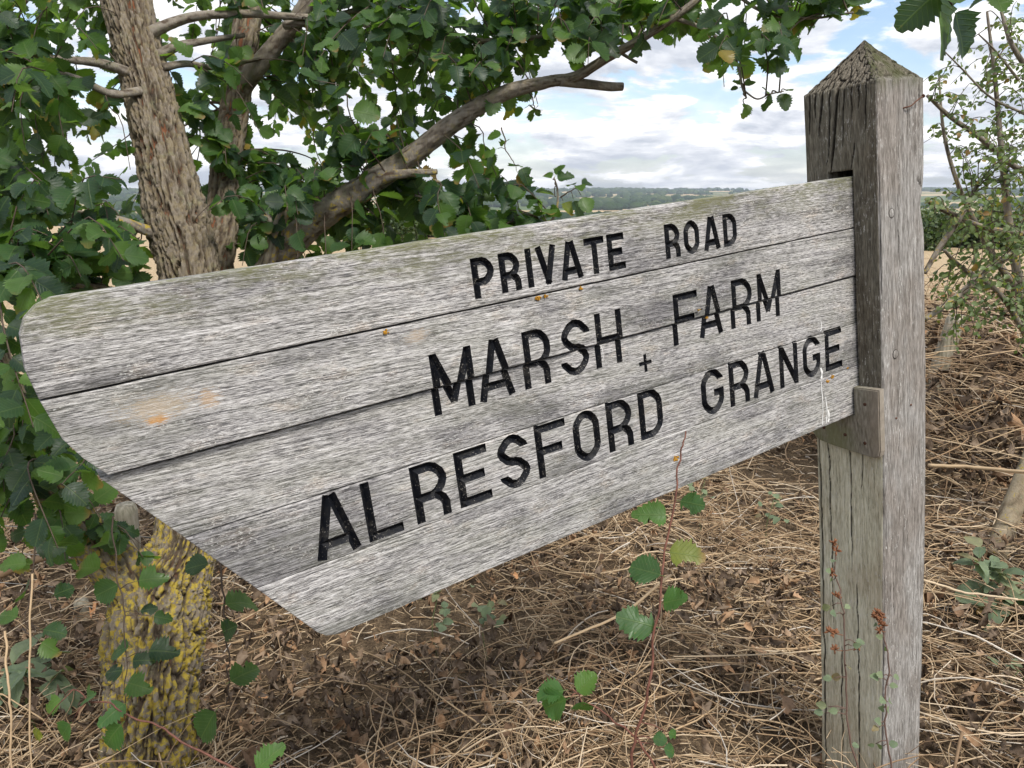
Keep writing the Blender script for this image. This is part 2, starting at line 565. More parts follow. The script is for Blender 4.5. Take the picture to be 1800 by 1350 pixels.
def plank_material(name, seed, rotz, green=0.0, spots=(), dark_left=0.0):
    """object coordinates: x along the board, y across it, z out of its face"""
    k = MK(name)
    o = k.obj()
    sx, sy, sz = k.sep(o)
    base = k.mapping(o, (1, 1, 1), (0, 0, rotz), (seed * 3.1, seed * 1.7, seed))
    wob = k.n('ShaderNodeTexNoise', {'Vector': base, 'Scale': 14.0, 'Detail': 2.0})
    warped = k.n('ShaderNodeVectorMath', {0: base, 1: k.n('ShaderNodeVectorMath', {0: wob.outputs['Color'], 'Scale': 0.0035}, operation='SCALE').outputs[0]}, operation='ADD').outputs[0]
    g1 = k.noise(k.mapping(warped, (75, 820, 260)), 1.0, 5.0, 0.72)          # short streaks
    g2 = k.noise(k.mapping(warped, (5.5, 430, 60)), 1.0, 5.0, 0.7)             # long streaks
    g3 = k.noise(k.mapping(base, (4.5, 9, 6)), 1.0, 5.0, 0.62)               # blotches
    g4 = k.noise(k.mapping(base, (190, 560, 300)), 1.0, 3.0, 0.75)            # flecks
    g5 = k.noise(k.mapping(base, (16, 36, 20)), 1.0, 5.0, 0.68)
    v = k.math('ADD', k.math('MULTIPLY', g1, 0.62), k.math('MULTIPLY', g2, 0.38))
    col = k.ramp(v, [(0.38, (0.048, 0.047, 0.051)), (0.46, (0.205, 0.198, 0.198)), (0.51, (0.43, 0.415, 0.404)), (0.60, (0.73, 0.715, 0.705))])
    col = k.mix(k.rng(g5, 0.52, 0.72, 0.0, 0.42), col, k.mix(1.0, col, (1.12, 0.93, 0.74), 'MULTIPLY'))        # straw tint
    col = k.mix(k.rng(k.math('ADD', g3, k.rng(sx, -1.25, -0.75, dark_left, 0.0)), 0.47, 0.64, 0.0, 0.85), col, k.mix(1.0, col, (0.43, 0.43, 0.45), 'MULTIPLY'))        # grey weathering
    crk = k.noise(k.mapping(warped, (7, 620, 90), loc=(9, 4, 2)), 1.0, 3.0, 0.6)      # fine drying cracks
    col = k.mix(k.math('MULTIPLY', k.rng(crk, 0.33, 0.40, 0.85, 0.0), k.rng(g5, 0.35, 0.6, 0.5, 1.0)), col, (0.035, 0.034, 0.036))
    # pale crust and dark pores
    col = k.mix(k.math('MULTIPLY', k.rng(g4, 0.56, 0.64, 0.0, 0.9), k.rng(g5, 0.42, 0.6)), col, (0.68, 0.68, 0.65))
    col = k.mix(k.rng(g4, 0.30, 0.37, 0.8, 0.0), col, (0.06, 0.058, 0.056))
    gm = k.rng(k.noise(k.mapping(base, (7, 26, 8), loc=(4, 2, 1)), 1.0, 6.0, 0.72), 0.38, 0.64)
    if green:
        top = k.math('ADD', k.rng(sy, 0.085, 0.140, 0.15, 1.1), k.rng(sy, 0.132, 0.147, 0.0, 0.4))
        col = k.mix(k.math('MULTIPLY', k.math('MULTIPLY', k.math('MULTIPLY', gm, top), k.rng(g1, 0.35, 0.62, 1.0, 0.35)), green), col, k.mix(g2, (0.085, 0.090, 0.040), (0.27, 0.27, 0.16)))
    else:
        col = k.mix(k.math('MULTIPLY', gm, 0.22), col, (0.20, 0.21, 0.13))
    for (x, y, rx, ry, c, f) in spots:
        d = k.math('SQRT', k.math('ADD', k.math('POWER', k.math('DIVIDE', k.math('SUBTRACT', sx, x), rx), 2.0),
                                  k.math('POWER', k.math('DIVIDE', k.math('SUBTRACT', sy, y), ry), 2.0)))
        d = k.math('ADD', d, k.math('MULTIPLY', k.math('SUBTRACT', g5, 0.5), 1.6))
        d = k.math('ADD', d, k.math('MULTIPLY', k.math('SUBTRACT', g1, 0.5), 5.5))
        d = k.math('ADD', d, k.math('MULTIPLY', k.math('SUBTRACT', g4, 0.5), 2.5))
        col = k.mix(k.rng(d, 0.4, 1.25, f, 0.0), col, c)
    h = k.math('ADD', k.math('MULTIPLY', v, 1.0), k.math('MULTIPLY', g4, 0.35))
    return k.done(k.bsdf(col, 0.86, 0.18, k.bump(h, 0.9, 0.0022)))


def post_material():
    k = MK('post_wood')
    o = k.obj()
    sx, sy, sz = k.sep(o)
    att, t_, r_ = k.lf()                      # lf.x = depth of cracks (0 open crack, 1 surface); lf.y = which face
    g1 = k.noise(k.mapping(o, (420, 42, 420)), 1.0, 5.0, 0.68)
    g2 = k.noise(k.mapping(o, (150, 9, 150)), 1.0, 5.0, 0.66)
    g3 = k.noise(k.mapping(o, (9, 5, 9)), 1.0, 5.0, 0.6)
    g4 = k.noise(k.mapping(o, (360, 75, 360)), 1.0, 4.0, 0.72)
    g5 = k.noise(k.mapping(o, (30, 16, 30)), 1.0, 4.0, 0.6)
    v = k.math('ADD', k.math('MULTIPLY', g1, 0.6), k.math('MULTIPLY', g2, 0.4))
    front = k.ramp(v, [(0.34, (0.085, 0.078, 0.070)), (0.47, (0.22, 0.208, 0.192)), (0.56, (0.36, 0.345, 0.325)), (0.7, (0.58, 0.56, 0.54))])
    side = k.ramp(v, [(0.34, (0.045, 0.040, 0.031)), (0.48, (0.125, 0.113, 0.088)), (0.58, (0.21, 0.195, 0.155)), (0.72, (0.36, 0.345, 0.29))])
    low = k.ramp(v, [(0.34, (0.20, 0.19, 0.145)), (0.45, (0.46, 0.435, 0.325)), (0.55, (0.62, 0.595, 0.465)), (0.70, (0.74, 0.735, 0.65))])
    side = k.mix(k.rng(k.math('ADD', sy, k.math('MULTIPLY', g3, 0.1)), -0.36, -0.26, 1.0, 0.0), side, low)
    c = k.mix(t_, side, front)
    # brown staining, pale crust
    c = k.mix(k.math('MULTIPLY', k.rng(g3, 0.45, 0.65), 0.45), c, k.mix(1.0, c, (0.62, 0.52, 0.44), 'MULTIPLY'))
    c = k.mix(k.math('MULTIPLY', k.rng(g4, 0.56, 0.66), k.math('MULTIPLY', k.rng(g5, 0.42, 0.62), 0.8)), c, (0.62, 0.61, 0.58))
    c = k.mix(k.rng(g4, 0.28, 0.35, 0.6, 0.0), c, (0.04, 0.035, 0.03))
    # weathered cap, mossy on its right slope
    c = k.mix(k.rng(sy, 0.300, 0.318, 0.0, 1.0), c, k.ramp(g1, [(0.35, (0.055, 0.047, 0.036)), (0.5, (0.15, 0.13, 0.10)), (0.7, (0.30, 0.27, 0.22))]))
    c = k.mix(k.math('MULTIPLY', k.math('MULTIPLY', k.rng(sy, 0.27, 0.32), t_), k.rng(g5, 0.35, 0.6, 0.2, 0.9)), c, (0.075, 0.080, 0.035))
    c = k.mix(k.rng(att, 0.15, 0.85, 0.9, 0.0), c, (0.022, 0.018, 0.014))
    h = k.math('ADD', v, k.math('MULTIPLY', g4, 0.4))
    return k.done(k.bsdf(c, 0.88, 0.15, k.bump(h, 0.8, 0.003)))


def plate_material():
    k = MK('bracket_wood')
    o = k.obj()
    g1 = k.noise(k.mapping(o, (60, 50, 240), (0, 0.05, 0)), 1.0, 4.0, 0.6)
    g3 = k.noise(k.mapping(o, (14, 14, 14)), 1.0, 4.0, 0.6)
    sx, sy, sz = k.sep(o)
    c = k.ramp(g1, [(0.3, (0.12, 0.108, 0.085)), (0.5, (0.225, 0.205, 0.170)), (0.7, (0.35, 0.325, 0.28))])
    gr = k.math('MULTIPLY', k.rng(sz, -0.03, 0.02, 1.0, 0.15), k.rng(g3, 0.38, 0.6))
    c = k.mix(k.math('MULTIPLY', gr, 0.7), c, (0.17, 0.18, 0.085))
    c = k.mix(k.math('MULTIPLY', k.rng(sz, 0.02, 0.05), 0.5), c, (0.30, 0.25, 0.20))
    return k.done(k.bsdf(c, 0.8, 0.2, k.bump(g1, 0.5, 0.002)))


def old_wood(name, c0, c1, c2):
    k = MK(name)
    o = k.obj()
    g1 = k.noise(k.mapping(o, (80, 80, 9)), 1.0, 5.0, 0.6)
    g3 = k.noise(o, 9.0, 4.0, 0.6)
    c = k.ramp(g1, [(0.33, c0), (0.5, c1), (0.7, c2)])
    c = k.mix(k.rng(g3, 0.45, 0.7, 0.0, 0.5), c, (0.20, 0.20, 0.11))
    return k.done(k.bsdf(c, 0.85, 0.2, k.bump(g1, 0.7, 0.004)))


M['fence_wood'] = old_wood('fence_wood', (0.15, 0.13, 0.095), (0.33, 0.295, 0.225), (0.50, 0.46, 0.37))


def ground_material():
    k = MK('ground')
    p = k.pos()
    x, y, z = k.sep(p)
    n1 = k.noise(p, 22.0, 6.0, 0.65)
    n2 = k.noise(p, 120.0, 4.0, 0.7)
    soil = k.ramp(k.math('ADD', k.math('MULTIPLY', n1, 0.5), k.math('MULTIPLY', n2, 0.5)),
                  [(0.3, (0.035, 0.025, 0.016)), (0.48, (0.11, 0.078, 0.050)), (0.58, (0.22, 0.16, 0.10)), (0.7, (0.42, 0.31, 0.20))])
    straw = k.ramp(k.noise(k.mapping(p, (30, 30, 30)), 1.0, 6.0, 0.7), [(0.3, (0.22, 0.15, 0.085)), (0.5, (0.47, 0.36, 0.225)), (0.7, (0.62, 0.50, 0.33))])
    n3 = k.noise(p, 0.9, 4.0, 0.6)
    edge = k.math('ADD', k.math('ADD', y, k.math('MULTIPLY', x, -0.9)), k.math('MULTIPLY', n3, 2.0))
    c = k.mix(k.rng(edge, 5.2, 6.4), soil, straw)
    # far farmland: hay, pasture and crops in separate fields
    v = k.n('ShaderNodeTexVoronoi', {'Vector': k.mapping(p, (0.0032, 0.0060, 0.0)), 'Scale': 1.0, 'Randomness': 0.9})
    f = k.sep(v.outputs['Color'])[0]
    n4 = k.noise(p, 0.03, 4.0, 0.6)
    far = k.ramp(k.math('ADD', k.math('MULTIPLY', f, 0.8), k.math('MULTIPLY', n4, 0.2)),
                 [(0.2, (0.085, 0.125, 0.040)), (0.4, (0.14, 0.17, 0.06)), (0.55, (0.40, 0.30, 0.165)), (0.8, (0.50, 0.385, 0.23)), (0.95, (0.22, 0.22, 0.09))], 'LINEAR')
    c = k.mix(k.rng(y, 60.0, 140.0), c, far)
    return k.done(k.bsdf(c, 0.95, 0.1, k.bump(k.math('ADD', n1, n2), 0.8, 0.02)))


M['ground'] = ground_material()
# ------------------------------------------------------------------ terrain
def gh(x, y):
    x, y = np.broadcast_arrays(np.asarray(x, float), np.asarray(y, float))
    sh = x.shape
    x, y = x.ravel(), y.ravel()
    r = np.hypot(x, y)
    q = np.stack([x, y, np.zeros_like(x)], 1)
    near = (fbm(q * 1.1, 3, 3) - 0.5) * 0.16 * sstep(14, 6, r)
    mound = 0.42 * np.exp(-((x - 2.9) / 1.0) ** 2 - ((y - 4.6) / 1.5) ** 2)
    fall = -24 * sstep(14, 420, r)
    rise = 33 * sstep(950, 3300, r)
    hills = (fbm(q * 0.0011, 3, 9) - 0.5) * 15 * sstep(1100, 2300, r)
    return (near + mound + fall + rise + hills).reshape(sh)


def build_ground():
    rad = np.concatenate([[0.0], np.geomspace(0.25, 12, 90), np.geomspace(12.6, 6500, 150)])
    seg = 240
    th = np.linspace(0, 2 * math.pi, seg, endpoint=False)
    X = rad[1:, None] * np.sin(th)[None]
    Y = rad[1:, None] * np.cos(th)[None]
    Z = gh(X, Y)
    V = np.concatenate([[[0, 0, gh(0, 0).item()]], np.stack([X, Y, Z], -1).reshape(-1, 3)])
    i = 1 + np.arange(len(rad) - 2)[:, None] * seg
    j = np.arange(seg)[None]
    k = (j + 1) % seg
    Q = np.stack([i + j, i + seg + j, i + seg + k, i + k], -1).reshape(-1, 4)
    T = np.array([[0, 1 + q, 1 + (q + 1) % seg] for q in range(seg)])
    T = T[:, ::-1]
    Q = Q[:, ::-1]
    link('ground', mesh_np('ground', V, [T[:, ::-1], Q[:, ::-1]], M['ground']), kind='structure')


build_ground()


def build_water():
    k = MK('water')
    p = k.pos()
    n = k.noise(k.mapping(p, (0.4, 0.15, 1)), 1.0, 3.0)
    M['water'] = k.done(k.bsdf((0.20, 0.22, 0.23), 0.22, 0.5, k.bump(n, 0.3, 0.3)))
    xs = np.linspace(-150, 260, 30)
    a = 770 + 20 * np.sin(xs / 35.0) + 10 * np.sin(xs / 11.0)
    b = 950 + 26 * np.sin(xs / 51.0 + 1) + 8 * np.sin(xs / 13.0)
    e = np.clip(np.minimum(xs + 150, 260 - xs) / 60, 0.05, 1)
    mid = (a + b) / 2
    a, b = mid + (a - mid) * e, mid + (b - mid) * e
    V = np.concatenate([np.stack([xs, a, np.full(30, -22.9)], 1), np.stack([xs, b, np.full(30, -22.9)], 1)])
    Q = [[i, i + 1, 31 + i, 30 + i] for i in range(29)]
    link('water', mesh_np('water', V, [np.array(Q)], M['water']), kind='structure')


build_water()


def blob_template():
    bm = bmesh.new()
    bmesh.ops.create_icosphere(bm, subdivisions=2, radius=1.0)
    V = np.array([v.co[:] for v in bm.verts])
    F = np.array([[v.index for v in f.verts] for f in bm.faces])
    bm.free()
    return V, F


def build_far_woods():
    k = MK('far_canopy')
    x, t, r = k.lf()
    n = k.noise(k.pos(), 0.45, 5.0, 0.7)
    c = k.ramp(k.math('ADD', k.math('MULTIPLY', r, 0.6), k.math('MULTIPLY', n, 0.4)),
               [(0.2, (0.022, 0.045, 0.018)), (0.55, (0.045, 0.078, 0.026)), (0.85, (0.085, 0.115, 0.040))])
    M['canopy'] = k.done(k.bsdf(c, 0.95, 0.05, k.bump(n, 1.0, 2.5)))
    BV, BF = blob_template()
    r_ = np.random.default_rng(3)
    for label, y0, y1, want, thr, seed in (('dark hazy woodland covering the far ridge on the skyline', 2300, 3600, 2300, 0.44, 1),
                                           ('bluish woodland and hedgerows on the slope beyond the valley water', 1020, 2300, 950, 0.58, 2),
                                           ('green scrub along the valley bottom before the water', 560, 760, 320, 0.52, 5)):
        mb = MB()
        cnt = 0
        while cnt < want:
            n = 4000
            y = r_.uniform(y0, y1, n)
            x = r_.uniform(-0.62, 0.72, n) * y
            q = np.stack([x * 0.006, y * 0.0042, np.full(n, seed)], 1)
            keep = fbm(q, 3, seed) > thr
            x, y = x[keep], y[keep]
            z = gh(x, y)
            for X, Y, Z in zip(x, y, z):
                s = r_.uniform(4.5, 10) * (0.75 if seed == 5 else 1.0)
                V = BV * (1 + 0.5 * (vnoise(BV * 2.2 + r_.uniform(0, 50), seed)[:, None] - 0.5))
                V = V * [s * 1.15, s * 1.15, s * 0.85] + [X, Y, Z + s * 0.45]
                mb.add(V, BF, att=(0, 0, r_.random()))
                cnt += 1
                if cnt >= want:
                    break
        link('far_wood', mb.mesh('far_wood', M['canopy']), kind='stuff', label=label, cat='woodland')


build_far_woods()


# ------------------------------------------------------------------ leaf shapes
def leaf_shape(teeth=6, width=0.40, peak=0.42, fold=0.25, droop=0.25, wave=0.0, bite=None, seed=0, tooth=0.135, mids=5, petiole=0.16, twist=0.0):
    """unit leaf: base at the origin, tip at y = 1, upper side +z; returns V, tris, lf attribute"""
    r = np.random.default_rng(seed)
    mid = np.linspace(0, 1, mids)
    V = [(0.0, t, 0.0) for t in mid]
    T = []

    def half(t):
        a = math.log(0.5) / math.log(peak)
        return width * math.sin(math.pi * t ** a) ** 0.62 if 0 < t < 1 else 0.0
    for side in (-1, 1):
        pts = []
        lop = 0.03 * side
        for i in range(teeth):
            t0 = (i + 0.12) / teeth
            t1 = (i + 0.80) / teeth
            for t, o in ((t0, -0.15), (t1, 1.0)):
                t = min(max(t * 0.97 + 0.015 + lop * (1 - t), 0.012), 0.985)
                w = half(t) + (tooth * o * (0.35 + half(t) / width) * 0.5)
                if bite and bite[0] == side and abs(t - bite[1]) < bite[2]:
                    w *= bite[3] + 0.12 * r.random()
                pts.append((side * max(w, 0.01) * (1 + 0.05 * r.standard_normal()), t + (0.02 if o > 0 else 0.0)))
        idx = []
        for (x, t) in pts:
            idx.append(len(V))
            V.append((x, t, 0.0))
        # stitch outline to midrib
        mi = 0
        seq = idx
        for a, b in zip(seq[:-1], seq[1:]):
            tm = (V[a][1] + V[b][1]) / 2
            while mi < mids - 2 and mid[mi + 1] < tm + 0.05:
                T.append((mi, a, mi + 1) if side < 0 else (mi, mi + 1, a))
                mi += 1
            T.append((mi, a, b) if side < 0 else (mi, b, a))
        last = seq[-1]
        while mi < mids - 1:
            T.append((mi, last, mi + 1) if side < 0 else (mi, mi + 1, last))
            mi += 1
        T.append((0, 0, seq[0])) if False else None
        first = seq[0]
    V = np.array(V)
    lf = np.stack([V[:, 0], V[:, 1], np.zeros(len(V))], 1)
    x, t = V[:, 0].copy(), V[:, 1].copy()
    z = np.abs(x) * fold - droop * t ** 2 + wave * np.sin(t * 9 + x * 6 + seed) * (0.3 + np.abs(x) * 2)
    y = t * (1 - 0.12 * droop)
    z = z + twist * x * t
    V = np.stack([x, y, z], 1)
    # stalk
    p = len(V)
    w = 0.012
    V = np.concatenate([V, [(-w, 0.01, 0.0), (w, 0.01, 0.0), (w * 0.8, -petiole, 0.0), (-w * 0.8, -petiole, 0.0)]])
    lf = np.concatenate([lf, [[0.0, 0.0, 0.0]] * 4])
    T += [(p, p + 2, p + 1), (p, p + 3, p + 2)]
    V[:, 1] += petiole
    T = np.array([t for t in T if len(set(t)) == 3])
    return V, T, lf


ELM = [leaf_shape(8, 0.40, 0.42, 0.22, 0.22, 0.02, None, 1),
       leaf_shape(8, 0.43, 0.45, 0.35, 0.10, 0.03, None, 2, twist=0.2),
       leaf_shape(8, 0.37, 0.40, 0.15, 0.40, 0.03, (1, 0.55, 0.18, 0.45), 3),
       leaf_shape(8, 0.42, 0.47, 0.45, 0.30, 0.02, (-1, 0.75, 0.16, 0.35), 4),
       leaf_shape(8, 0.39, 0.42, -0.12, 0.18, 0.05, (1, 0.30, 0.13, 0.4), 5, twist=-0.25),
       leaf_shape(8, 0.45, 0.50, 0.28, 0.05, 0.02, None, 6),
       leaf_shape(8, 0.36, 0.38, 0.5, 0.5, 0.04, (-1, 0.5, 0.1, 0.5), 7)]
THORN = [leaf_shape(3, 0.34, 0.5, 0.35, 0.25, 0.03, None, 11, 0.10, 4, 0.25),
         leaf_shape(3, 0.30, 0.55, 0.15, 0.4, 0.04, (1, 0.6, 0.2, 0.6), 12, 0.10, 4, 0.25),
         leaf_shape(3, 0.36, 0.45, 0.55, 0.15, 0.02, None, 13, 0.08, 4, 0.25)]
ROUND = [leaf_shape(4, 0.42, 0.45, 0.2, 0.25, 0.02, None, 21, 0.02, 4, 0.2),
         leaf_shape(4, 0.38, 0.45, 0.4, 0.45, 0.03, None, 22, 0.02, 4, 0.2)]
LANCE = [leaf_shape(6, 0.20, 0.5, 0.45, 0.5, 0.06, None, 31, 0.015, 6, 0.1),
         leaf_shape(6, 0.23, 0.5, 0.25, 0.7, 0.08, None, 32, 0.015, 6, 0.1)]
CURL = [leaf_shape(4, 0.36, 0.45, 1.3, 0.7, 0.40, None, 41, 0.03, 4, 0.15),
        leaf_shape(4, 0.30, 0.45, -1.2, -0.7, 0.45, None, 42, 0.03, 4, 0.15, twist=1.5),
        leaf_shape(4, 0.36, 0.5, 1.4, 1.0, 0.45, (1, 0.5, 0.2, 0.5), 43, 0.03, 4, 0.15, twist=-1.0)]


def frame(d, nrm):
    """rows of rotation matrices with y along d and z close to nrm"""
    d = unit(d)
    z = nrm - d * np.sum(nrm * d, -1, keepdims=True)
    z = unit(z)
    x = np.cross(d, z)
    return np.stack([x, d, z], -1)


LEAF_MESH = {}


def leaf_meshes(key, shapes, mat):
    if key not in LEAF_MESH:
        LEAF_MESH[key] = [mesh_np(key, V, [T], mat, True, {'lf': lf}) for V, T, lf in shapes]
    return LEAF_MESH[key]


def scatter_joined(shapes, pos, Rm, size, mat, name):
    mb = MB()
    n = len(pos)
    var = rng.integers(0, len(shapes), n)
    rn = rng.random(n)
    for s, (V, T, lf) in enumerate(shapes):
        ix = np.where(var == s)[0]
        if not len(ix):
            continue
        W = np.einsum('nij,vj->nvi', Rm[ix], V) * size[ix][:, None, None] + pos[ix][:, None]
        A = np.repeat(lf[None], len(ix), 0).copy()
        A[:, :, 2] = rn[ix][:, None]
        TT = (np.arange(len(ix))[:, None, None] * len(V) + T[None]).reshape(-1, 3)
        mb.add(W.reshape(-1, 3), TT, att=A.reshape(-1, 3))
    return mb.mesh(name, mat)


def scatter_objects(key, shapes, pos, Rm, size, mat, parent, name='leaf'):
    ms = leaf_meshes(key, shapes, mat)
    inv = parent.matrix_world.inverted() if parent is not None else Matrix()
    for p, r, s in zip(pos, Rm, size):
        o = bpy.data.objects.new(name, ms[random.randrange(len(ms))])
        COL.objects.link(o)
        mw = Matrix([[*(r[0] * s), p[0]], [*(r[1] * s), p[1]], [*(r[2] * s), p[2]], [0, 0, 0, 1]])
        o.parent = parent
        o.matrix_basis = inv @ mw


def empty(name, loc, **kw):
    o = link(name, None, loc=loc, **kw)
    o.empty_display_size = 0.1
    o.matrix_world = Matrix.Translation(Vector([float(c) for c in loc]))
    return o


# ------------------------------------------------------------------ the signpost
U = unit(ray(3022.8, 79.0))
Vv = -unit(ray(1576, 6970))
Vv = unit(Vv - U * np.dot(U, Vv))
Nn = np.cross(U, Vv)
KF = 0.055                                     # the board face lies this far behind the post's front face
B0 = ray(1549, 450) * 1.4 - Nn * KF + np.array([0, 0, HGT])
TB = -1.36                                     # foot of the post, in board coordinates
base = B0 + Vv * TB
sign = empty('signpost', base, label='weathered oak finger post with black carved farm names on grey planks', cat='signpost')
sign.matrix_world = Matrix([[U[0], Vv[0], Nn[0], base[0]], [U[1], Vv[1], Nn[1], base[1]], [U[2], Vv[2], Nn[2], base[2]], [0, 0, 0, 1]])


def sign_part(name, me, parent=None, **kw):
    o = link(name, me, parent or sign, **kw)
    if parent is None:
        o.location = (0, -TB, 0)
    return o


def to_board(P):
    q = np.atleast_2d(P) - B0
    return np.stack([q @ U, q @ Vv, q @ Nn], -1)


def build_post():
    W = 0.15
    TT = 0.305                                  # shoulder height, apex above it
    APEX = 0.388

    def cols(n, snaps=()):
        c = np.linspace(0, 1, n + 1)[:-1] * W
        for s in snaps:
            c = np.concatenate([c[np.abs(c - s) > 0.0008], [s - 0.0004, s + 0.0004]])
        return np.sort(c)
    MA, MB_ = KF - 0.0035, KF + 0.048           # mortise, measured from the front arris towards the back
    MT, MBt = 0.158, -0.312
    fu = cols(120, (MA, MB_))                   # face towards the board, from the front arris to the back
    ff = cols(110)
    fh = cols(14)
    # ring order: front arris -> back along the board face -> back -> right -> front face back to arris
    rows = np.arange(-1.36, TT, 0.0055)
    for s in (MT, MBt):
        rows = np.concatenate([rows[np.abs(rows - s) > 0.002], [s - 0.0005, s + 0.0005]])
    rows = np.sort(rows)
    kk = np.linspace(0, 0.985, 40)
    t_all = np.concatenate([rows, TT + (APEX - TT) * kk])
    scl = np.concatenate([np.ones(len(rows)), 1 - kk])
    pts, face, par = [], [], []
    for a in fu:
        pts.append((0.0, KF - a)); face.append(0); par.append(a)
    for a in fh:
        pts.append((a, KF - W)); face.append(1); par.append(a)
    for a in fh:
        pts.append((W, KF - W + a)); face.append(2); par.append(a)
    for a in ff[:0:-1]:
        pts.append((a, KF)); face.append(3); par.append(a)
    pts.append((W, KF)); face.append(3); par.append(W)
    # order the front face from the right edge to the arris
    n_fixed = len(fu) + 2 * len(fh)
    tail = list(range(n_fixed, len(pts)))
    tail = [tail[-1]] + tail[:-1]
    order = list(range(n_fixed)) + tail
    pts = np.array(pts)[order]
    face = np.array(face)[order]
    par = np.array(par)[order]
    nc = len(pts)
    nr = len(t_all)
    cx, cz = W / 2, KF - W / 2
    S = np.repeat(t_all[:, None], nc, 1)
    A = np.repeat(par[None], nr, 0)
    Fc = np.repeat(face[None], nr, 0)
    sc = np.repeat(scl[:, None], nc, 1)
    lean = np.stack([0.010 * (1 - sc), 0.0 * sc], -1)
    X = cx + (pts[:, 0][None] - cx) * sc + lean[..., 0]
    Z = cz + (pts[:, 1][None] - cz) * sc
    nx = np.where(Fc == 0, -1.0, np.where(Fc == 2, 1.0, 0.0))
    nz = np.where(Fc == 3, 1.0, np.where(Fc == 1, -1.0, 0.0))
    # rounded worn arrises
    e = np.minimum(A, W - A)
    rad = 0.009
    ins = np.where(e < rad, rad * (1 - np.sqrt(np.clip(1 - ((rad - e) / rad) ** 2, 0, 1))) * 0.55, 0.0)
    corner = (A < 1e-6) | (A > W - 1e-6)
    disp = -ins
    flat = S.ravel()
    q = np.stack([A.ravel() * 1.0 + Fc.ravel() * 3.3, flat, Fc.ravel() * 1.0], 1)
    grain = fbm(q * [260, 9, 1], 3, 4).reshape(S.shape)
    wide = fbm(q * [26, 3.0, 1], 3, 8).reshape(S.shape)
    dig = np.zeros_like(disp)
    crack = np.zeros_like(disp)
    # drying cracks: (face, start a, t, end a, t, half width, depth)
    for (f, a0, t0, a1, t1, w, dp) in [
            (0, 0.076, 0.31, 0.097, 0.155, 0.0021, 0.022), (0, 0.092, 0.31, 0.104, 0.17, 0.0013, 0.010),
            (0, 0.108, 0.31, 0.118, 0.225, 0.0014, 0.010), (0, 0.121, 0.31, 0.126, 0.26, 0.0013, 0.008),
            (0, 0.064, 0.31, 0.071, 0.20, 0.0010, 0.006), (0, 0.049, 0.31, 0.052, 0.25, 0.0009, 0.006),
            (0, 0.036, 0.31, 0.037, 0.26, 0.0009, 0.006), (0, 0.022, 0.31, 0.024, 0.22, 0.0009, 0.005),
            (0, 0.136, 0.31, 0.138, 0.23, 0.0012, 0.008), (0, 0.046, 0.205, 0.054, 0.158, 0.0010, 0.006),
            (0, 0.143, -0.40, 0.137, -1.36, 0.0016, 0.014), (0, 0.122, -0.39, 0.116, -0.80, 0.0011, 0.008),
            (0, 0.074, -0.39, 0.072, -0.66, 0.0011, 0.009), (0, 0.048, -0.39, 0.050, -0.47, 0.0008, 0.006),
            (0, 0.060, -0.70, 0.052, -1.36, 0.0011, 0.008), (0, 0.098, -0.86, 0.094, -1.36, 0.0012, 0.009),
            (3, 0.132, 0.29, 0.136, 0.235, 0.0009, 0.006), (3, 0.030, -0.60, 0.034, -0.75, 0.0007, 0.003),
            (3, 0.126, 0.125, 0.148, 0.105, 0.0022, 0.016), (3, 0.060, 0.10, 0.061, -0.02, 0.0006, 0.003)]:
        u = (S - t0) / (t1 - t0)
        wob = (vnoise(np.stack([S.ravel() * 42, np.full(S.size, a0 * 900), np.zeros(S.size)], 1), 2).reshape(S.shape) - 0.5) * 0.0042
        ac = a0 + (a1 - a0) * u + wob
        w, dp = w * 1.7, dp * 1.2
        fade = np.clip(np.minimum((u + 0.03) / 0.05, (1.0 - u) / 0.35), 0, 1)
        d = np.clip(1 - np.abs(A - ac) / (w * (0.35 + 0.65 * fade)), 0, 1) * (fade > 0) * (Fc == f)
        dig = np.maximum(dig, d * dp * fade)
        crack = np.maximum(crack, np.clip(d * 2.6, 0, 1) * (fade > 0.02))
    disp = disp + (grain - 0.5) * 0.0022 + (wide - 0.5) * 0.004
    # end-grain checking of the cap: grooves running up the slope, broken across
    capw = sstep(TT - 0.012, TT + 0.006, S)
    arc = A / np.maximum(sc, 0.06) if False else A
    gx = (A - W / 2) * np.maximum(sc, 0.10) + Fc * 3.1
    cr = voro(np.stack([(gx * 125).ravel(), (S * 40 + wide * 3).ravel()], 1), 6).reshape(S.shape)
    groove = np.clip(1 - cr / 0.20, 0, 1)
    dig = np.maximum(dig, capw * groove * 0.0065)
    crack = np.maximum(crack, capw * np.clip(groove * 1.6, 0, 1) * 0.95 * (Fc == 0) + capw * groove * 0.6 * (Fc == 3))
    disp = disp + capw * (fbm(q * [90, 90, 1], 3, 14).reshape(S.shape) - 0.5) * 0.005 - capw * 0.0025 * (sc < 0.999)
    disp = (disp - dig) * np.clip(sc * 4, 0, 1)
    # mortise
    mo = (Fc == 0) & (A > MA) & (A < MB_) & (S > MBt) & (S < MT)
    disp = np.where(mo, -0.07, disp)
    crack = np.where(mo, 0.75, crack)  # mortise walls get the dark crack colour too, painting the shade inside the slot
    X = X + nx * disp
    Z = Z + nz * disp
    X = np.where(corner, cx + (X - cx) * (1 - 0.03 * sc), X)
    Z = np.where(corner, cz + (Z - cz) * (1 - 0.03 * sc), Z)
    # broken notch on the far right edge and the slight bend of the foot
    notch = np.exp(-((S - 0.075) / 0.035) ** 2) * ((Fc == 3) * sstep(0.128, 0.15, A) + (Fc == 2) * sstep(0.11, 0.15, A))
    X = X - notch * 0.012
    low = np.clip((-0.2 - S) / 0.95, 0, 2) ** 1.6
    Z = Z - 0.018 * low
    X = X - 0.008 * low
    V = np.stack([X, S + capw * 0, Z], -1).reshape(-1, 3)
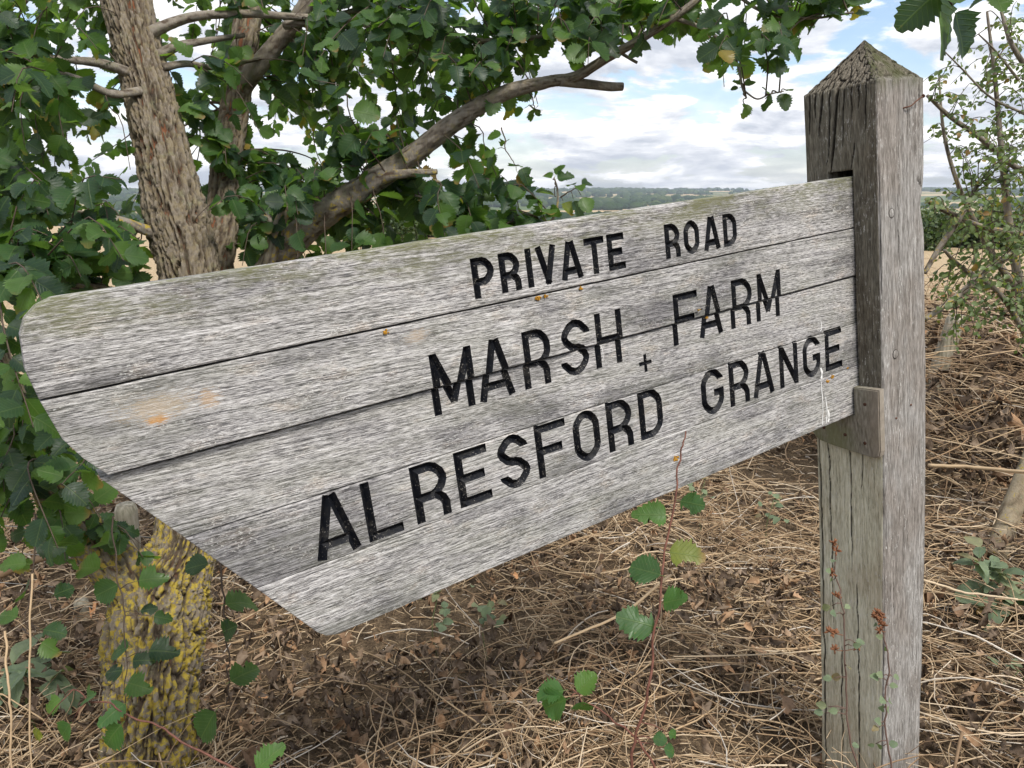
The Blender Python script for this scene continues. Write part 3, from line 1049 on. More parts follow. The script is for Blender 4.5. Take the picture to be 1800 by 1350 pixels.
    att = np.stack([1 - np.clip(crack, 0, 1), (Fc == 3) * 1.0 * np.ones_like(S), np.zeros_like(S)], -1)
    near = (Fc == 0) & (A < 0.004)
    att[..., 1] = np.where(near, 1.0, att[..., 1])
    att = att.reshape(-1, 3)
    i = np.arange(nr - 1)[:, None] * nc
    j = np.arange(nc)[None]
    k = (j + 1) % nc
    Q = np.stack([i + j, i + nc + j, i + nc + k, i + k], -1).reshape(-1, 4)
    ap = len(V)
    V = np.concatenate([V, [[cx + 0.010, APEX - 0.002, cz]]])
    att = np.concatenate([att, [[1, 0, 0]]])
    T = np.array([[(nr - 1) * nc + q, ap, (nr - 1) * nc + (q + 1) % nc] for q in range(nc)])
    sign_part('post', mesh_np('post', V, [T[:, ::-1], Q[:, ::-1]], post_material(), True, {'lf': att}))


build_post()


# ---- lettering: strokes of a chamfered sign-writer's alphabet in a W x H box, inset by the half stroke h
def glyph(ch, W, H, h):
    l, r, b, t, c = h, W - h, h, H - h, min(0.26 * W, 0.25 * H)
    m = H * 0.5
    if ch == 'I':
        return [([(W / 2, 0), (W / 2, H)], False)]
    if ch == 'L':
        return [([(l, H), (l, 0)], False), ([(l, b), (W, b)], False)]
    if ch == 'T':
        return [([(0, t), (W, t)], False), ([(W / 2, t), (W / 2, 0)], False)]
    if ch == 'E':
        return [([(l, H), (l, 0)], False), ([(l, t), (W, t)], False), ([(l, m), (W * 0.86, m)], False), ([(l, b), (W, b)], False)]
    if ch == 'F':
        return [([(l, H), (l, 0)], False), ([(l, t), (W, t)], False), ([(l, m), (W * 0.84, m)], False)]
    if ch == 'H':
        return [([(l, H), (l, 0)], False), ([(r, H), (r, 0)], False), ([(l, m), (r, m)], False)]
    if ch == 'A':
        return [([(l * 0.7, 0), (W / 2 - h * 0.35, H)], False), ([(W / 2 + h * 0.35, H), (W - l * 0.7, 0)], False), ([(W * 0.16, H * 0.23), (W * 0.84, H * 0.23)], False)]
    if ch == 'V':
        return [([(l, H), (W / 2 + h * 0.3, 0)], False), ([(r, H), (W / 2 - h * 0.3, 0)], False)]
    if ch == 'N':
        return [([(l, 0), (l, H)], False), ([(r, 0), (r, H)], False), ([(l, H - h * 0.6), (r, h * 0.6)], False)]
    if ch == 'M':
        return [([(l, 0), (l, H)], False), ([(r, 0), (r, H)], False), ([(l, H - h * 0.5), (W / 2 + h * 0.1, H * 0.16)], False), ([(r, H - h * 0.5), (W / 2 - h * 0.1, H * 0.16)], False)]
    if ch == 'P':
        y = H * 0.40
        return [([(l, 0), (l, H)], False), ([(l, t), (r - c, t), (r, t - c), (r, y + c), (r - c, y), (l, y)], False)]
    if ch == 'R':
        y = H * 0.42
        return [([(l, 0), (l, H)], False), ([(l, t), (r - c, t), (r, t - c), (r, y + c), (r - c, y), (l, y)], False),
                ([(r - c * 0.9, y), (r, y - c * 0.8), (r, 0)], False)]
    if ch == 'D':
        return [([(l, t), (r - c, t), (r, t - c), (r, b + c), (r - c, b), (l, b)], True)]
    if ch == 'O':
        return [([(l + c, t), (r - c, t), (r, t - c), (r, b + c), (r - c, b), (l + c, b), (l, b + c), (l, t - c)], True)]
    if ch == 'G':
        return [([(r, H * 0.74), (r, t - c), (r - c, t), (l + c, t), (l, t - c), (l, b + c), (l + c, b), (r - c, b), (r, b + c), (r, H * 0.46), (W * 0.56, H * 0.46)], False)]
    if ch == 'S':
        return [([(r, H * 0.73), (r, t - c), (r - c, t), (l + c, t), (l, t - c), (l, m + c), (l + c, m), (r - c, m), (r, m - c), (r, b + c), (r - c, b), (l + c, b), (l, b + c), (l, H * 0.27)], False)]
    if ch == '+':
        return [([(0, H / 2), (W, H / 2)], False), ([(W / 2, 0), (W / 2, H)], False)]


def soften(pts, closed, c):
    """cut each blunt corner once more so that the bends read as curves"""
    P = [np.array(p, float) for p in pts]
    out = []
    for i, p in enumerate(P):
        if not closed and i in (0, len(P) - 1):
            out.append(tuple(p))
            continue
        a, b = P[i - 1], P[(i + 1) % len(P)]
        d1, d2 = unit(p - a), unit(b - p)
        if np.dot(d1, d2) < 0.3:
            out.append(tuple(p))
            continue
        e = min(c * 0.32, np.linalg.norm(p - a) * 0.4, np.linalg.norm(b - p) * 0.4)
        out += [tuple(p - d1 * e), tuple(p + d2 * e)]
    return out


def vgroove(mb, pts, closed, h):
    """solid with a V-shaped underside following a polyline: subtracted from the planks"""
    dp, up = h * 1.15, 0.0025
    hw = h * (dp + up) / dp
    P = np.array(pts, float)
    n = len(P)
    L, Rr, C = [], [], []
    for i in range(n):
        a = P[(i - 1) % n] if (closed or i > 0) else None
        b = P[(i + 1) % n] if (closed or i < n - 1) else None
        d1 = unit(P[i] - a) if a is not None else None
        d2 = unit(b - P[i]) if b is not None else None
        if d1 is None:
            d1 = d2
        if d2 is None:
            d2 = d1
        n1 = np.array([-d1[1], d1[0]])
        n2 = np.array([-d2[1], d2[0]])
        mm = unit(n1 + n2)
        mm = mm / max(np.dot(mm, n1), 0.35)
        L.append((*(P[i] + mm * hw), up))
        Rr.append((*(P[i] - mm * hw), up))
        C.append((*P[i], -dp))
    V = L + Rr + C
    Q, T = [], []
    for i in range(n if closed else n - 1):
        j = (i + 1) % n
        Q += [(i, n + i, n + j, j), (n + i, 2 * n + i, 2 * n + j, n + j), (2 * n + i, i, j, 2 * n + j)]
    if not closed:
        T += [(0, 2 * n, n), (n - 1, 2 * n - 1, 3 * n - 1)]
    mb.append((V, Q, T))


ROWS = [
    (0.0640, 0.0034, 0.0522, 0.0050, [('P', -.833, -.799), ('R', -.790, -.7575), ('I', -.7475, -.738), ('V', -.730, -.694), ('A', -.689, -.652), ('T', -.645, -.608), ('E', -.602, -.569),
                             ('R', -.487, -.455), ('O', -.4455, -.411), ('A', -.401, -.365), ('D', -.355, -.3225)]),
    (-0.0742, 0.0042, 0.0815, 0.0055, [('M', -.912, -.850), ('A', -.842, -.787), ('R', -.770, -.7245), ('S', -.703, -.651), ('H', -.640, -.589),
                              ('F', -.481, -.427), ('A', -.421, -.368), ('R', -.346, -.296), ('M', -.281, -.219)]),
    (-0.2062, 0.0056, 0.0775, 0.0060, [('A', -1.097, -1.043), ('L', -1.029, -.981), ('R', -.963, -.912), ('E', -.897, -.846), ('S', -.830, -.779), ('F', -.766, -.711), ('O', -.699, -.649),
                              ('R', -.635, -.585), ('D', -.569, -.519), ('G', -.431, -.377), ('R', -.363, -.313), ('A', -.302, -.248), ('N', -.231, -.179), ('G', -.1635, -.112), ('E', -.097, -.045)]),
]


def letter_shapes():
    """list of (name, box, solids)"""
    out = []
    for t0, slope, H, h, items in ROWS:
        for ch, s0, s1 in items:
            tb = t0 + slope * (s0 + 0.95)
            W = s1 - s0
            jit = random.uniform(-0.0008, 0.0008)
            solids = []
            strokes = glyph(ch, W, H, h)
            for q, (pl, cl) in enumerate(strokes):
                pl2 = [(x + s0 + jit, y + tb) for x, y in pl]
                vgroove(solids, soften(pl2, cl, 0.26 * W) if ch in 'PRDOGS' else pl2, cl, h * (1 + 0.012 * q))
            out.append((ch, (s0 - 0.006, s1 + 0.006, tb - 0.006, tb + H + 0.006), solids))
    solids = []
    for q, (pl, cl) in enumerate(glyph('+', 0.026, 0.028, 0.0030)):
        vgroove(solids, [(x - 0.5570, y - 0.0992) if True else 0 for x, y in pl], cl, 0.0030 * (1 + 0.02 * q))
    out.append(('+', (-0.560, -0.528, -0.102, -0.069), solids))
    return out


J = [0.147, 0.0530, -0.0370, -0.1275, -0.2115, -0.3055]      # plank edges, top to bottom
THK = 0.045
# left-hand outline of the board, top to bottom (s, t)
OUT_UP = [(-1.296, 0.147), (-1.311, 0.1415), (-1.323, 0.131), (-1.330, 0.1162), (-1.3335, 0.0836), (-1.3285, 0.0530), (-1.319, 0.012), (-1.306, -0.012), (-1.287, -0.0370)]
OUT_LO = [(-1.297, -0.0370), (-1.232, -0.1275), (-1.172, -0.2115), (-1.115, -0.2930), (-1.106, -0.3015), (-1.094, -0.3055)]


def edge_between(poly, ta, tb):
    """points of a descending outline between heights ta > tb"""
    P = np.array(poly)
    ss = lambda t: float(np.interp(-t, -P[:, 1], P[:, 0]))
    mid = [tuple(p) for p in poly if tb + 1e-4 < p[1] < ta - 1e-4]
    return [(ss(ta), ta)] + mid + [(ss(tb), tb)]


def build_planks():
    letters = letter_shapes()
    W1 = plank_material('plank_wood_mossy', 1, 0.02, green=1.15)
    spots2 = [(-1.232, 0.0085, 0.010, 0.005, (0.48, 0.24, 0.07), 0.95), (-1.228, 0.022, 0.030, 0.011, (0.52, 0.42, 0.30), 0.6),
              (-1.178, 0.018, 0.009, 0.008, (0.52, 0.36, 0.22), 0.65), (-0.925, 0.034, 0.014, 0.007, (0.50, 0.40, 0.30), 0.6)]
    mats = [W1, plank_material('plank_wood_knot', 2, 0.035, spots=spots2), plank_material('plank_wood_pale', 3, 0.05, dark_left=0.04),
            plank_material('plank_wood_lettered', 4, 0.03, dark_left=0.12), plank_material('plank_wood_lower', 5, 0.02, dark_left=0.03)]
    mossy = {0: 0.0016, 1: 0.0, 2: 0.0, 3: 0.0, 4: 0.0}
    r = np.random.default_rng(5)
    for i in range(5):
        ta, tb = J[i], J[i + 1]
        gap_a = 0.0 if i == 0 else (0.0007, 0.0012, 0.0022, 0.0006, 0.0004)[i]
        gap_b = 0.0 if i == 4 else (0.0011, 0.0020, 0.0006, 0.0005, 0)[i]
        ta, tb = ta - gap_a, tb + gap_b
        left = edge_between(OUT_UP if i < 2 else OUT_LO, ta, tb)
        left[0] = (left[0][0], ta)
        SR = 0.034
        pts = list(left)
        # bottom edge to the right, top edge back to the left, slightly uneven
        ns = 46
        for q in np.linspace(left[-1][0], SR, ns)[1:-1]:
            pts.append((q, tb + r.normal(0, 0.00022)))
        pts += [(SR, tb), (SR, ta)]
        for q in np.linspace(SR, left[0][0], ns)[1:-1]:
            pts.append((q, ta + r.normal(0, 0.00022)))
        bm = bmesh.new()
        vs = [bm.verts.new((x, y, 0.0)) for x, y in pts]
        f = bm.faces.new(vs)
        if f.normal.z < 0:
            f.normal_flip()
        ext = bmesh.ops.extrude_face_region(bm, geom=[f])
        nv = [g for g in ext['geom'] if isinstance(g, bmesh.types.BMVert)]
        for v in nv:
            v.co.z = -THK
        bm.normal_update()
        bmesh.ops.recalc_face_normals(bm, faces=bm.faces)
        # eased front edges
        ed = [e for e in bm.edges if all(abs(v.co.z) < 1e-6 for v in e.verts)]
        bmesh.ops.bevel(bm, geom=ed, offset=0.0014 if i else 0.0026, segments=2, affect='EDGES', profile=0.6)
        me = bpy.data.meshes.new('plank')
        bm.to_mesh(me)
        bm.free()
        me.materials.append(mats[i])
        me.materials.append(M['paint'])
        ob = bpy.data.objects.new('tmp', me)
        COL.objects.link(ob)
        mine = [L for L in letters if L[1][3] > tb and L[1][2] < ta]
        if mine:
            cm = bpy.data.meshes.new('cut')
            VV, FF = [], []
            for _, _, solids in mine:
                for V, Q, T in solids:
                    o = len(VV)
                    VV += V
                    FF += [tuple(o + x for x in q) for q in list(Q) + list(T)]
            cm.from_pydata(VV, [], FF)
            cm.materials.append(mats[i])
            cm.materials.append(M['paint'])
            cm.polygons.foreach_set('material_index', np.ones(len(cm.polygons), np.int32))
            b2 = bmesh.new()
            b2.from_mesh(cm)
            bmesh.ops.recalc_face_normals(b2, faces=b2.faces)
            b2.to_mesh(cm)
            b2.free()
            co = bpy.data.objects.new('cut', cm)
            COL.objects.link(co)
            md = ob.modifiers.new('cut', 'BOOLEAN')
            md.operation = 'DIFFERENCE'
            md.object = co
            md.solver = 'EXACT'
            md.use_self = True
            dg = bpy.context.evaluated_depsgraph_get()
            res = bpy.data.meshes.new_from_object(ob.evaluated_get(dg), preserve_all_data_layers=False, depsgraph=dg)
            bpy.data.objects.remove(co)
        else:
            res = me
        bpy.data.objects.remove(ob)
        bm = bmesh.new()
        bm.from_mesh(res)
        # warp: the two upper planks have sprung forward towards their free end
        for v in bm.verts:
            s = v.co.x
            k = max(0.0, -s) / 1.3
            if i == 0:
                v.co.z += 0.0052 * k + 0.0012
            elif i == 1:
                v.co.z += 0.0018 + 0.0050 * k ** 1.3
            elif i == 2:
                v.co.z += -0.0018 - 0.0016 * k
            elif i == 4:
                v.co.z += 0.0006
        pl_me = bpy.data.meshes.new('plank')
        groups = {}
        for fc in bm.faces:
            if fc.material_index == 1:
                c = fc.calc_center_median()
                best = min(range(len(mine)), key=lambda q: max(mine[q][1][0] - c.x, c.x - mine[q][1][1], 0) + max(mine[q][1][2] - c.y, c.y - mine[q][1][3], 0)
                           + 0.001 * abs(c.x - (mine[q][1][0] + mine[q][1][1]) / 2))
                groups.setdefault(best, []).append([tuple(v.co) for v in fc.verts])
        bmesh.ops.delete(bm, geom=[fc for fc in bm.faces if fc.material_index == 1], context='FACES')
        bm.to_mesh(pl_me)
        bm.free()
        pl_me.materials.append(mats[i])
        plank = sign_part('plank', pl_me)
        for g in sorted(groups):
            V, F = [], []
            for poly in groups[g]:
                F.append(tuple(range(len(V), len(V) + len(poly))))
                V += poly
            lm = bpy.data.meshes.new('letter')
            lm.from_pydata(V, [], F)
            b2 = bmesh.new()
            b2.from_mesh(lm)
            bmesh.ops.remove_doubles(b2, verts=b2.verts, dist=1e-5)
            left = set(b2.faces)
            while left:
                todo = [left.pop()]
                isl = []
                while todo:
                    fc = todo.pop()
                    isl.append(fc)
                    for v in fc.verts:
                        for g2 in v.link_faces:
                            if g2 in left:
                                left.discard(g2)
                                todo.append(g2)
                ids = {}
                for fc in isl:
                    for v in fc.verts:
                        ids.setdefault(v, len(ids))
                pm = bpy.data.meshes.new('letter')
                pm.from_pydata([tuple(v.co) for v in ids], [], [tuple(ids[v] for v in fc.verts) for fc in isl])
                pm.materials.append(M['paint'])
                link('letter', pm, plank)
            b2.free()
            bpy.data.meshes.remove(lm)
        PLANKS.append(plank)


PLANKS = []
build_planks()


def build_sign_fittings():
    # wooden support plate under the board's end, notched round the board
    TK = 0.016
    z1, z0 = KF + 0.001, KF - 0.152
    out = [(z1, -0.372), (z1, -0.250), (0.0035, -0.250), (0.0035, -0.3062), (-0.0505, -0.3075), (z0 + 0.004, -0.312), (z0 - 0.003, -0.350), (z0 + 0.018, -0.372),
           (z0 + 0.05, -0.378), (0.02, -0.386), (z1 - 0.012, -0.388), (z1 - 0.003, -0.383)]
    bm = bmesh.new()
    vs = [bm.verts.new((-0.0025, t, z)) for z, t in out]
    f = bm.faces.new(vs)
    ext = bmesh.ops.extrude_face_region(bm, geom=[f])
    for g in ext['geom']:
        if isinstance(g, bmesh.types.BMVert):
            g.co.x -= TK
    bmesh.ops.recalc_face_normals(bm, faces=bm.faces)
    ed = [e for e in bm.edges if all(v.co.x < -0.01 for v in e.verts)]
    bmesh.ops.bevel(bm, geom=ed, offset=0.0022, segments=2, affect='EDGES')
    me = bpy.data.meshes.new('bracket')
    bm.to_mesh(me)
    bm.free()
    me.materials.append(plate_material())
    br = sign_part('bracket', me)
    for a, t in ((0.028, -0.281), (0.119, -0.343), (0.072, -0.350), (0.030, -0.360)):
        mb = MB()
        mb.tube([(-0.0170, t, KF - a), (-0.0195, t, KF - a), (-0.0198, t, KF - a)], [0.0034, 0.0034, 0.0024], 12)
        link('screw', mb.mesh('screw', M['screw']), br)
    # oak pegs through the front of the post
    pm = post_material()
    for s, t in ((0.035, 0.073), (0.040, -0.192)):
        mb = MB()
        rr = 0.0085
        mb.tube([(s, t, KF - 0.012), (s, t, KF + 0.0006), (s, t, KF + 0.0012)], [rr, rr, rr * 0.85], 18, att=(1, 1, 0))
        mb.tube([(s + rr * 1.02 * math.cos(q), t + rr * 1.02 * math.sin(q), KF + 0.0004) for q in np.linspace(1.2, 7.2, 24)], 0.0007, 5, att=(0, 1, 0))
        sign_part('peg', mb.mesh('peg', pm))
    # bent rusty nail
    mb = MB()
    P = spline([(0.078, 0.2535, KF - 0.01), (0.081, 0.255, KF + 0.004), (0.092, 0.257, KF + 0.008), (0.105, 0.264, KF + 0.010), (0.121, 0.271, KF + 0.013)], 16)
    mb.tube(P, 0.0013, 8)
    mb.tube([P[-1], P[-1] + (P[-1] - P[-2]) * 0.4], 0.0034, 10)
    sign_part('nail', mb.mesh('nail', M['rust']))
    # small nail holes
    for s, t in ((0.092, -0.306), (0.040, -0.320)):
        mb = MB()
        mb.tube([(s, t, KF - 0.004), (s, t, KF + 0.0014)], [0.0026, 0.0018], 8)
        sign_part('nail', mb.mesh('nail', M['rust']))
    # bird droppings run down the two lower planks
    r = random.Random(4)

    def streak(parent, x, t0, t1, w, z):
        mb = MB()
        n = 16
        V, Q = [], []
        for q in range(n):
            f_ = q / (n - 1)
            ww = w * (0.35 + 0.65 * abs(math.sin(3 + 5 * f_))) * (1 if f_ > 0.1 else 1.6)
            xx = x + r.uniform(-0.0006, 0.0006) + 0.003 * math.sin(f_ * 3)
            t = t0 + (t1 - t0) * f_
            V += [(xx - ww, t, z), (xx, t, z + 0.0007), (xx + ww, t, z)]
            if q:
                b = 3 * (q - 1)
                Q += [(b, b + 1, b + 4, b + 3), (b + 1, b + 2, b + 5, b + 4)]
        mb.add(V, None, Q)
        link('dropping', mb.mesh('dropping', M['dropping']), parent)
    streak(PLANKS[3], -0.1135, -0.190, -0.2105, 0.0030, 0.0008)
    streak(PLANKS[4], -0.116, -0.2128, -0.300, 0.0012, 0.0014)
    streak(PLANKS[4], -0.104, -0.248, -0.299, 0.0014, 0.0014)
    streak(PLANKS[4], -0.098, -0.275, -0.299, 0.0026, 0.0014)
    streak(PLANKS[2], -0.628, -0.040, -0.062, 0.0013, -0.0030)
    streak(PLANKS[2], -0.106, -0.100, -0.122, 0.0009, -0.0018)
    # orange lichen tufts
    for pl, s, t, rad, z in ((1, -0.660, 0.0500, 0.0035, 0.0050), (1, -0.735, 0.0490, 0.004, 0.0055), (1, -0.722, 0.0495, 0.003, 0.0055), (4, -0.501, -0.2528, 0.0055, 0.001),
                             (3, -0.030, -0.2095, 0.0022, 0.0004), (2, -0.402, -0.0412, 0.003, -0.003), (4, -0.080, -0.2150, 0.004, 0.001), (4, -0.095, -0.2195, 0.004, 0.001), (1, -0.965, 0.048, 0.004, 0.0066)):
        mb = MB()
        for q in range(26):
            a, d = r.uniform(0, 6.28), 1.25 * rad * r.random() ** 0.7
            rr = rad * r.uniform(0.10, 0.28)
            x, y = s + d * math.cos(a), t + d * math.sin(a) * 0.6
            z_ = z + r.uniform(0.0, 0.0008)
            mb.tube([(x, y, z_ - 0.0012), (x, y, z_ + 0.0006), (x, y, z_ + 0.0011)], [rr, rr * 0.9, rr * 0.3], 7)
        link('lichen', mb.mesh('lichen', M['lichen']), PLANKS[pl])


build_sign_fittings()
# ------------------------------------------------------------------ trees
def bark_disp(cell=(16.0, 9.0), depth=0.16, seed=0, sides=64, lump=0.10, step=0.01):
    def f(V, C, R, th):
        ring = np.arange(len(V)) // sides
        # distance along the limb
        cc = C[::sides]
        ln = np.concatenate([[0], np.cumsum(np.linalg.norm(np.diff(cc, axis=0), axis=1))])[ring]
        # braided furrows: where a stretched noise crosses its middle value
        ka, kl = cell[0] / 6.28, cell[1]
        cs, sn = np.cos(th), np.sin(th)
        wob = fbm(np.stack([cs * ka, sn * ka, ln * kl * 0.8], 1), 3, seed) - 0.5
        n1 = fbm(np.stack([cs * ka + wob * 0.9, sn * ka + wob * 0.9, ln * kl * 0.42 + wob], 1), 3, seed + 2)
        n2 = fbm(np.stack([cs * ka * 1.9, sn * ka * 1.9, ln * kl * 1.3 + wob * 2], 1), 3, seed + 5)
        n3 = fbm(np.stack([cs * ka * 4.5, sn * ka * 4.5, ln * kl * 4.0], 1), 2, seed + 6)
        f1 = np.clip(np.abs(n1 - 0.5) / 0.085, 0, 1)
        f2 = np.clip(np.abs(n2 - 0.5) / 0.055, 0, 1)
        h = f1 * (0.55 + 0.45 * f2) * (0.72 + 0.56 * (n3 - 0.25))
        h = np.clip(h, 0, 1.1)
        big = fbm(np.stack([np.cos(th) * 1.3, np.sin(th) * 1.3, ln * 4 + seed], 1), 3, seed + 8) - 0.5
        k = 1 + depth * (h - 0.75) + lump * 2 * big
        out = C + (V - C) * k[:, None]
        att = np.stack([h, ln, np.zeros_like(h)], 1)
        return out, att
    return f


SKEL = []            # branch samples of the elm: x, y, z, radius


def limb(pts, n, sides, disp=None, skel=None):
    """pts: (px, py, depth, half width in px)"""
    P = np.array([at(a, b, d) for a, b, d, _ in pts])
    R = np.array([w * d / FPX for a, b, d, w in pts])
    S = spline(np.concatenate([P, R[:, None]], 1), n)
    mb = MB()
    mb.tube(S[:, :3], np.maximum(S[:, 3], 0.001), sides, disp=disp)
    if skel is not None:
        skel.append(S)
    return mb


TRUNK = [(258, 1475, 1.76, 88), (260, 1350, 1.75, 78), (266, 1220, 1.74, 75), (272, 1120, 1.75, 80), (292, 1030, 1.78, 74), (326, 950, 1.82, 54),
         (345, 800, 1.88, 52), (348, 650, 1.90, 52), (334, 480, 1.90, 51), (312, 390, 1.90, 52), (288, 280, 1.91, 45), (264, 170, 1.93, 41), (240, 80, 1.95, 40), (212, -40, 1.98, 41), (180, -200, 2.05, 38), (150, -420, 2.1, 32)]
LIMBS = [  # px path, rings, sides, furrowed
    ([(285, 1120, 1.76, 48), (215, 1010, 1.72, 44), (150, 940, 1.68, 36), (105, 880, 1.65, 32), (60, 790, 1.62, 27), (25, 700, 1.6, 23), (-40, 560, 1.6, 18), (-110, 420, 1.6, 12), (-190, 250, 1.6, 7), (-240, 90, 1.6, 3)], 320, 84, True),
    ([(350, 600, 1.92, 34), (378, 480, 2.0, 30), (392, 380, 2.06, 28), (398, 290, 2.1, 26), (412, 200, 2.14, 25), (426, 110, 2.18, 24), (436, 20, 2.22, 23), (440, -120, 2.3, 20), (450, -300, 2.4, 14)], 260, 72, True),
    ([(406, 185, 2.19, 12), (428, 150, 2.16, 17), (452, 118, 2.12, 17), (490, 72, 2.1, 16), (528, 25, 2.08, 15), (570, -60, 2.05, 13), (640, -200, 2.0, 9)], 60, 20, False),
    ([(350, 700, 1.92, 34), (400, 600, 1.95, 30), (452, 505, 1.95, 26), (500, 440, 1.95, 25), (560, 382, 1.93, 24), (640, 328, 1.9, 23), (720, 276, 1.88, 18), (800, 214, 1.85, 16), (880, 166, 1.83, 13.5),
      (960, 145, 1.81, 11), (1010, 136, 1.8, 10), (1060, 106, 1.78, 8.5), (1130, 66, 1.75, 7.5), (1205, 16, 1.72, 6.5), (1270, -40, 1.7, 5), (1380, -110, 1.65, 3.5)], 240, 28, False),
    ([(985, 142, 1.8, 9), (1030, 147, 1.82, 8.5), (1070, 152, 1.83, 8), (1094, 152, 1.84, 7.5)], 16, 14, False),
    ([(655, 322, 1.89, 11), (690, 308, 1.87, 9), (730, 304, 1.86, 7), (768, 302, 1.85, 5)], 20, 14, False),
    ([(310, 425, 1.88, 13), (250, 402, 1.84, 10), (195, 386, 1.8, 9), (110, 374, 1.75, 7.5), (20, 366, 1.7, 6.5), (-80, 340, 1.66, 5)], 70, 14, False),
    ([(262, 60, 1.94, 11), (300, 42, 1.95, 9.5), (350, 28, 1.97, 8), (440, 24, 2.0, 7), (560, 30, 2.02, 5.5), (660, 10, 2.0, 4)], 60, 12, False),
    ([(275, 100, 1.94, 10), (310, 82, 1.96, 8), (360, 72, 2.0, 6), (430, 62, 2.05, 4)], 30, 12, False),
    ([(286, 118, 1.92, 8), (330, 112, 1.96, 6), (380, 118, 2.02, 5), (470, 100, 2.1, 3)], 30, 10, False),
    ([(232, 130, 1.90, 9), (180, 112, 1.85, 8), (120, 105, 1.8, 6), (40, 92, 1.75, 5), (-60, 70, 1.7, 4)], 50, 12, False),
    ([(250, 160, 1.88, 8), (196, 165, 1.82, 7), (140, 140, 1.76, 6), (70, 118, 1.7, 4)], 40, 10, False),
    ([(500, 45, 2.05, 7), (600, 34, 2.0, 6.5), (700, 60, 1.96, 6), (780, 68, 1.93, 5.5), (850, 72, 1.9, 5), (940, 66, 1.88, 4.5), (1040, 68, 1.85, 4), (1120, 110, 1.82, 2.5)], 80, 12, False),
    ([(300, 540, 1.85, 15), (220, 525, 1.75, 15), (150, 505, 1.66, 14), (60, 488, 1.58, 13), (-40, 470, 1.5, 11), (-140, 440, 1.45, 9)], 150, 56, True),
    ([(462, 500, 1.93, 13), (474, 452, 1.91, 12), (484, 412, 1.90, 11), (500, 372, 1.88, 10), (512, 362, 1.87, 7)], 30, 16, False),
    ([(488, 400, 1.90, 8), (470, 382, 1.90, 7), (452, 372, 1.89, 5)], 14, 12, False),
    ([(1180, 30, 1.74, 4), (1240, 52, 1.7, 3.2), (1280, 84, 1.66, 2.8), (1298, 118, 1.63, 2.4), (1304, 150, 1.6, 2.2), (1312, 172, 1.59, 1.6)], 40, 8, False),
    ([(1306, 158, 1.6, 1.8), (1330, 174, 1.58, 1.5), (1352, 166, 1.57, 1.3), (1378, 160, 1.56, 1.0)], 20, 7, False),
    ([(1270, -30, 1.7, 4), (1340, 20, 1.6, 3), (1420, 32, 1.55, 2.4), (1500, 22, 1.5, 2)], 30, 8, False),
    ([(905, 390, 1.9, 3), (960, 392, 1.86, 2.6), (978, 372, 1.84, 2.2), (980, 335, 1.83, 1.8), (974, 312, 1.82, 1.3)], 24, 8, False),
    ([(760, 315, 1.86, 3), (790, 330, 1.87, 3), (800, 345, 1.88, 2.4), (770, 350, 1.88, 2), (730, 344, 1.9, 1.6)], 24, 8, False),
]

foot = at(258, 1475, 1.76)
elm = empty('elm_tree', (foot[0], foot[1], gh(foot[0], foot[1]).item()), label='forked elm tree with furrowed bark and dense serrated leaves behind the sign', cat='tree')
ELM_INV = elm.matrix_world.inverted()


def elm_part(name, me, **kw):
    o = link(name, me, elm, **kw)
    o.matrix_basis = ELM_INV
    return o


def build_elm_wood():
    mb = limb(TRUNK, 620, 200, bark_disp((30, 22.0), 0.27, 1, 200, 0.07), SKEL)
    elm_part('trunk', mb.mesh('trunk', M['bark']))
    for i, (pts, n, sides, fur) in enumerate(LIMBS):
        dsp = bark_disp((20, 34.0), 0.17, 20 + i, sides, 0.08) if fur else bark_disp((9, 34.0), 0.13, 40 + i, sides, 0.16)
        mb = limb(pts, n, sides, dsp, SKEL)
        elm_part('branch', mb.mesh('branch', M['bark'] if fur else M['branch']))


build_elm_wood()
SK = np.concatenate(SKEL)
SKP = proj(SK[:, :3])


def in_board_zone(P):
    q = to_board(P)
    return (q[:, 2] > -0.10) & (q[:, 0] > -1.42) & (q[:, 0] < 0.25) & (q[:, 1] > -0.42) & (q[:, 1] < 0.24)


def FORBID(x, y):
    return (880 < x < 1640 and 112 < y < 300) or (1060 < x < 1640 and y > 62)


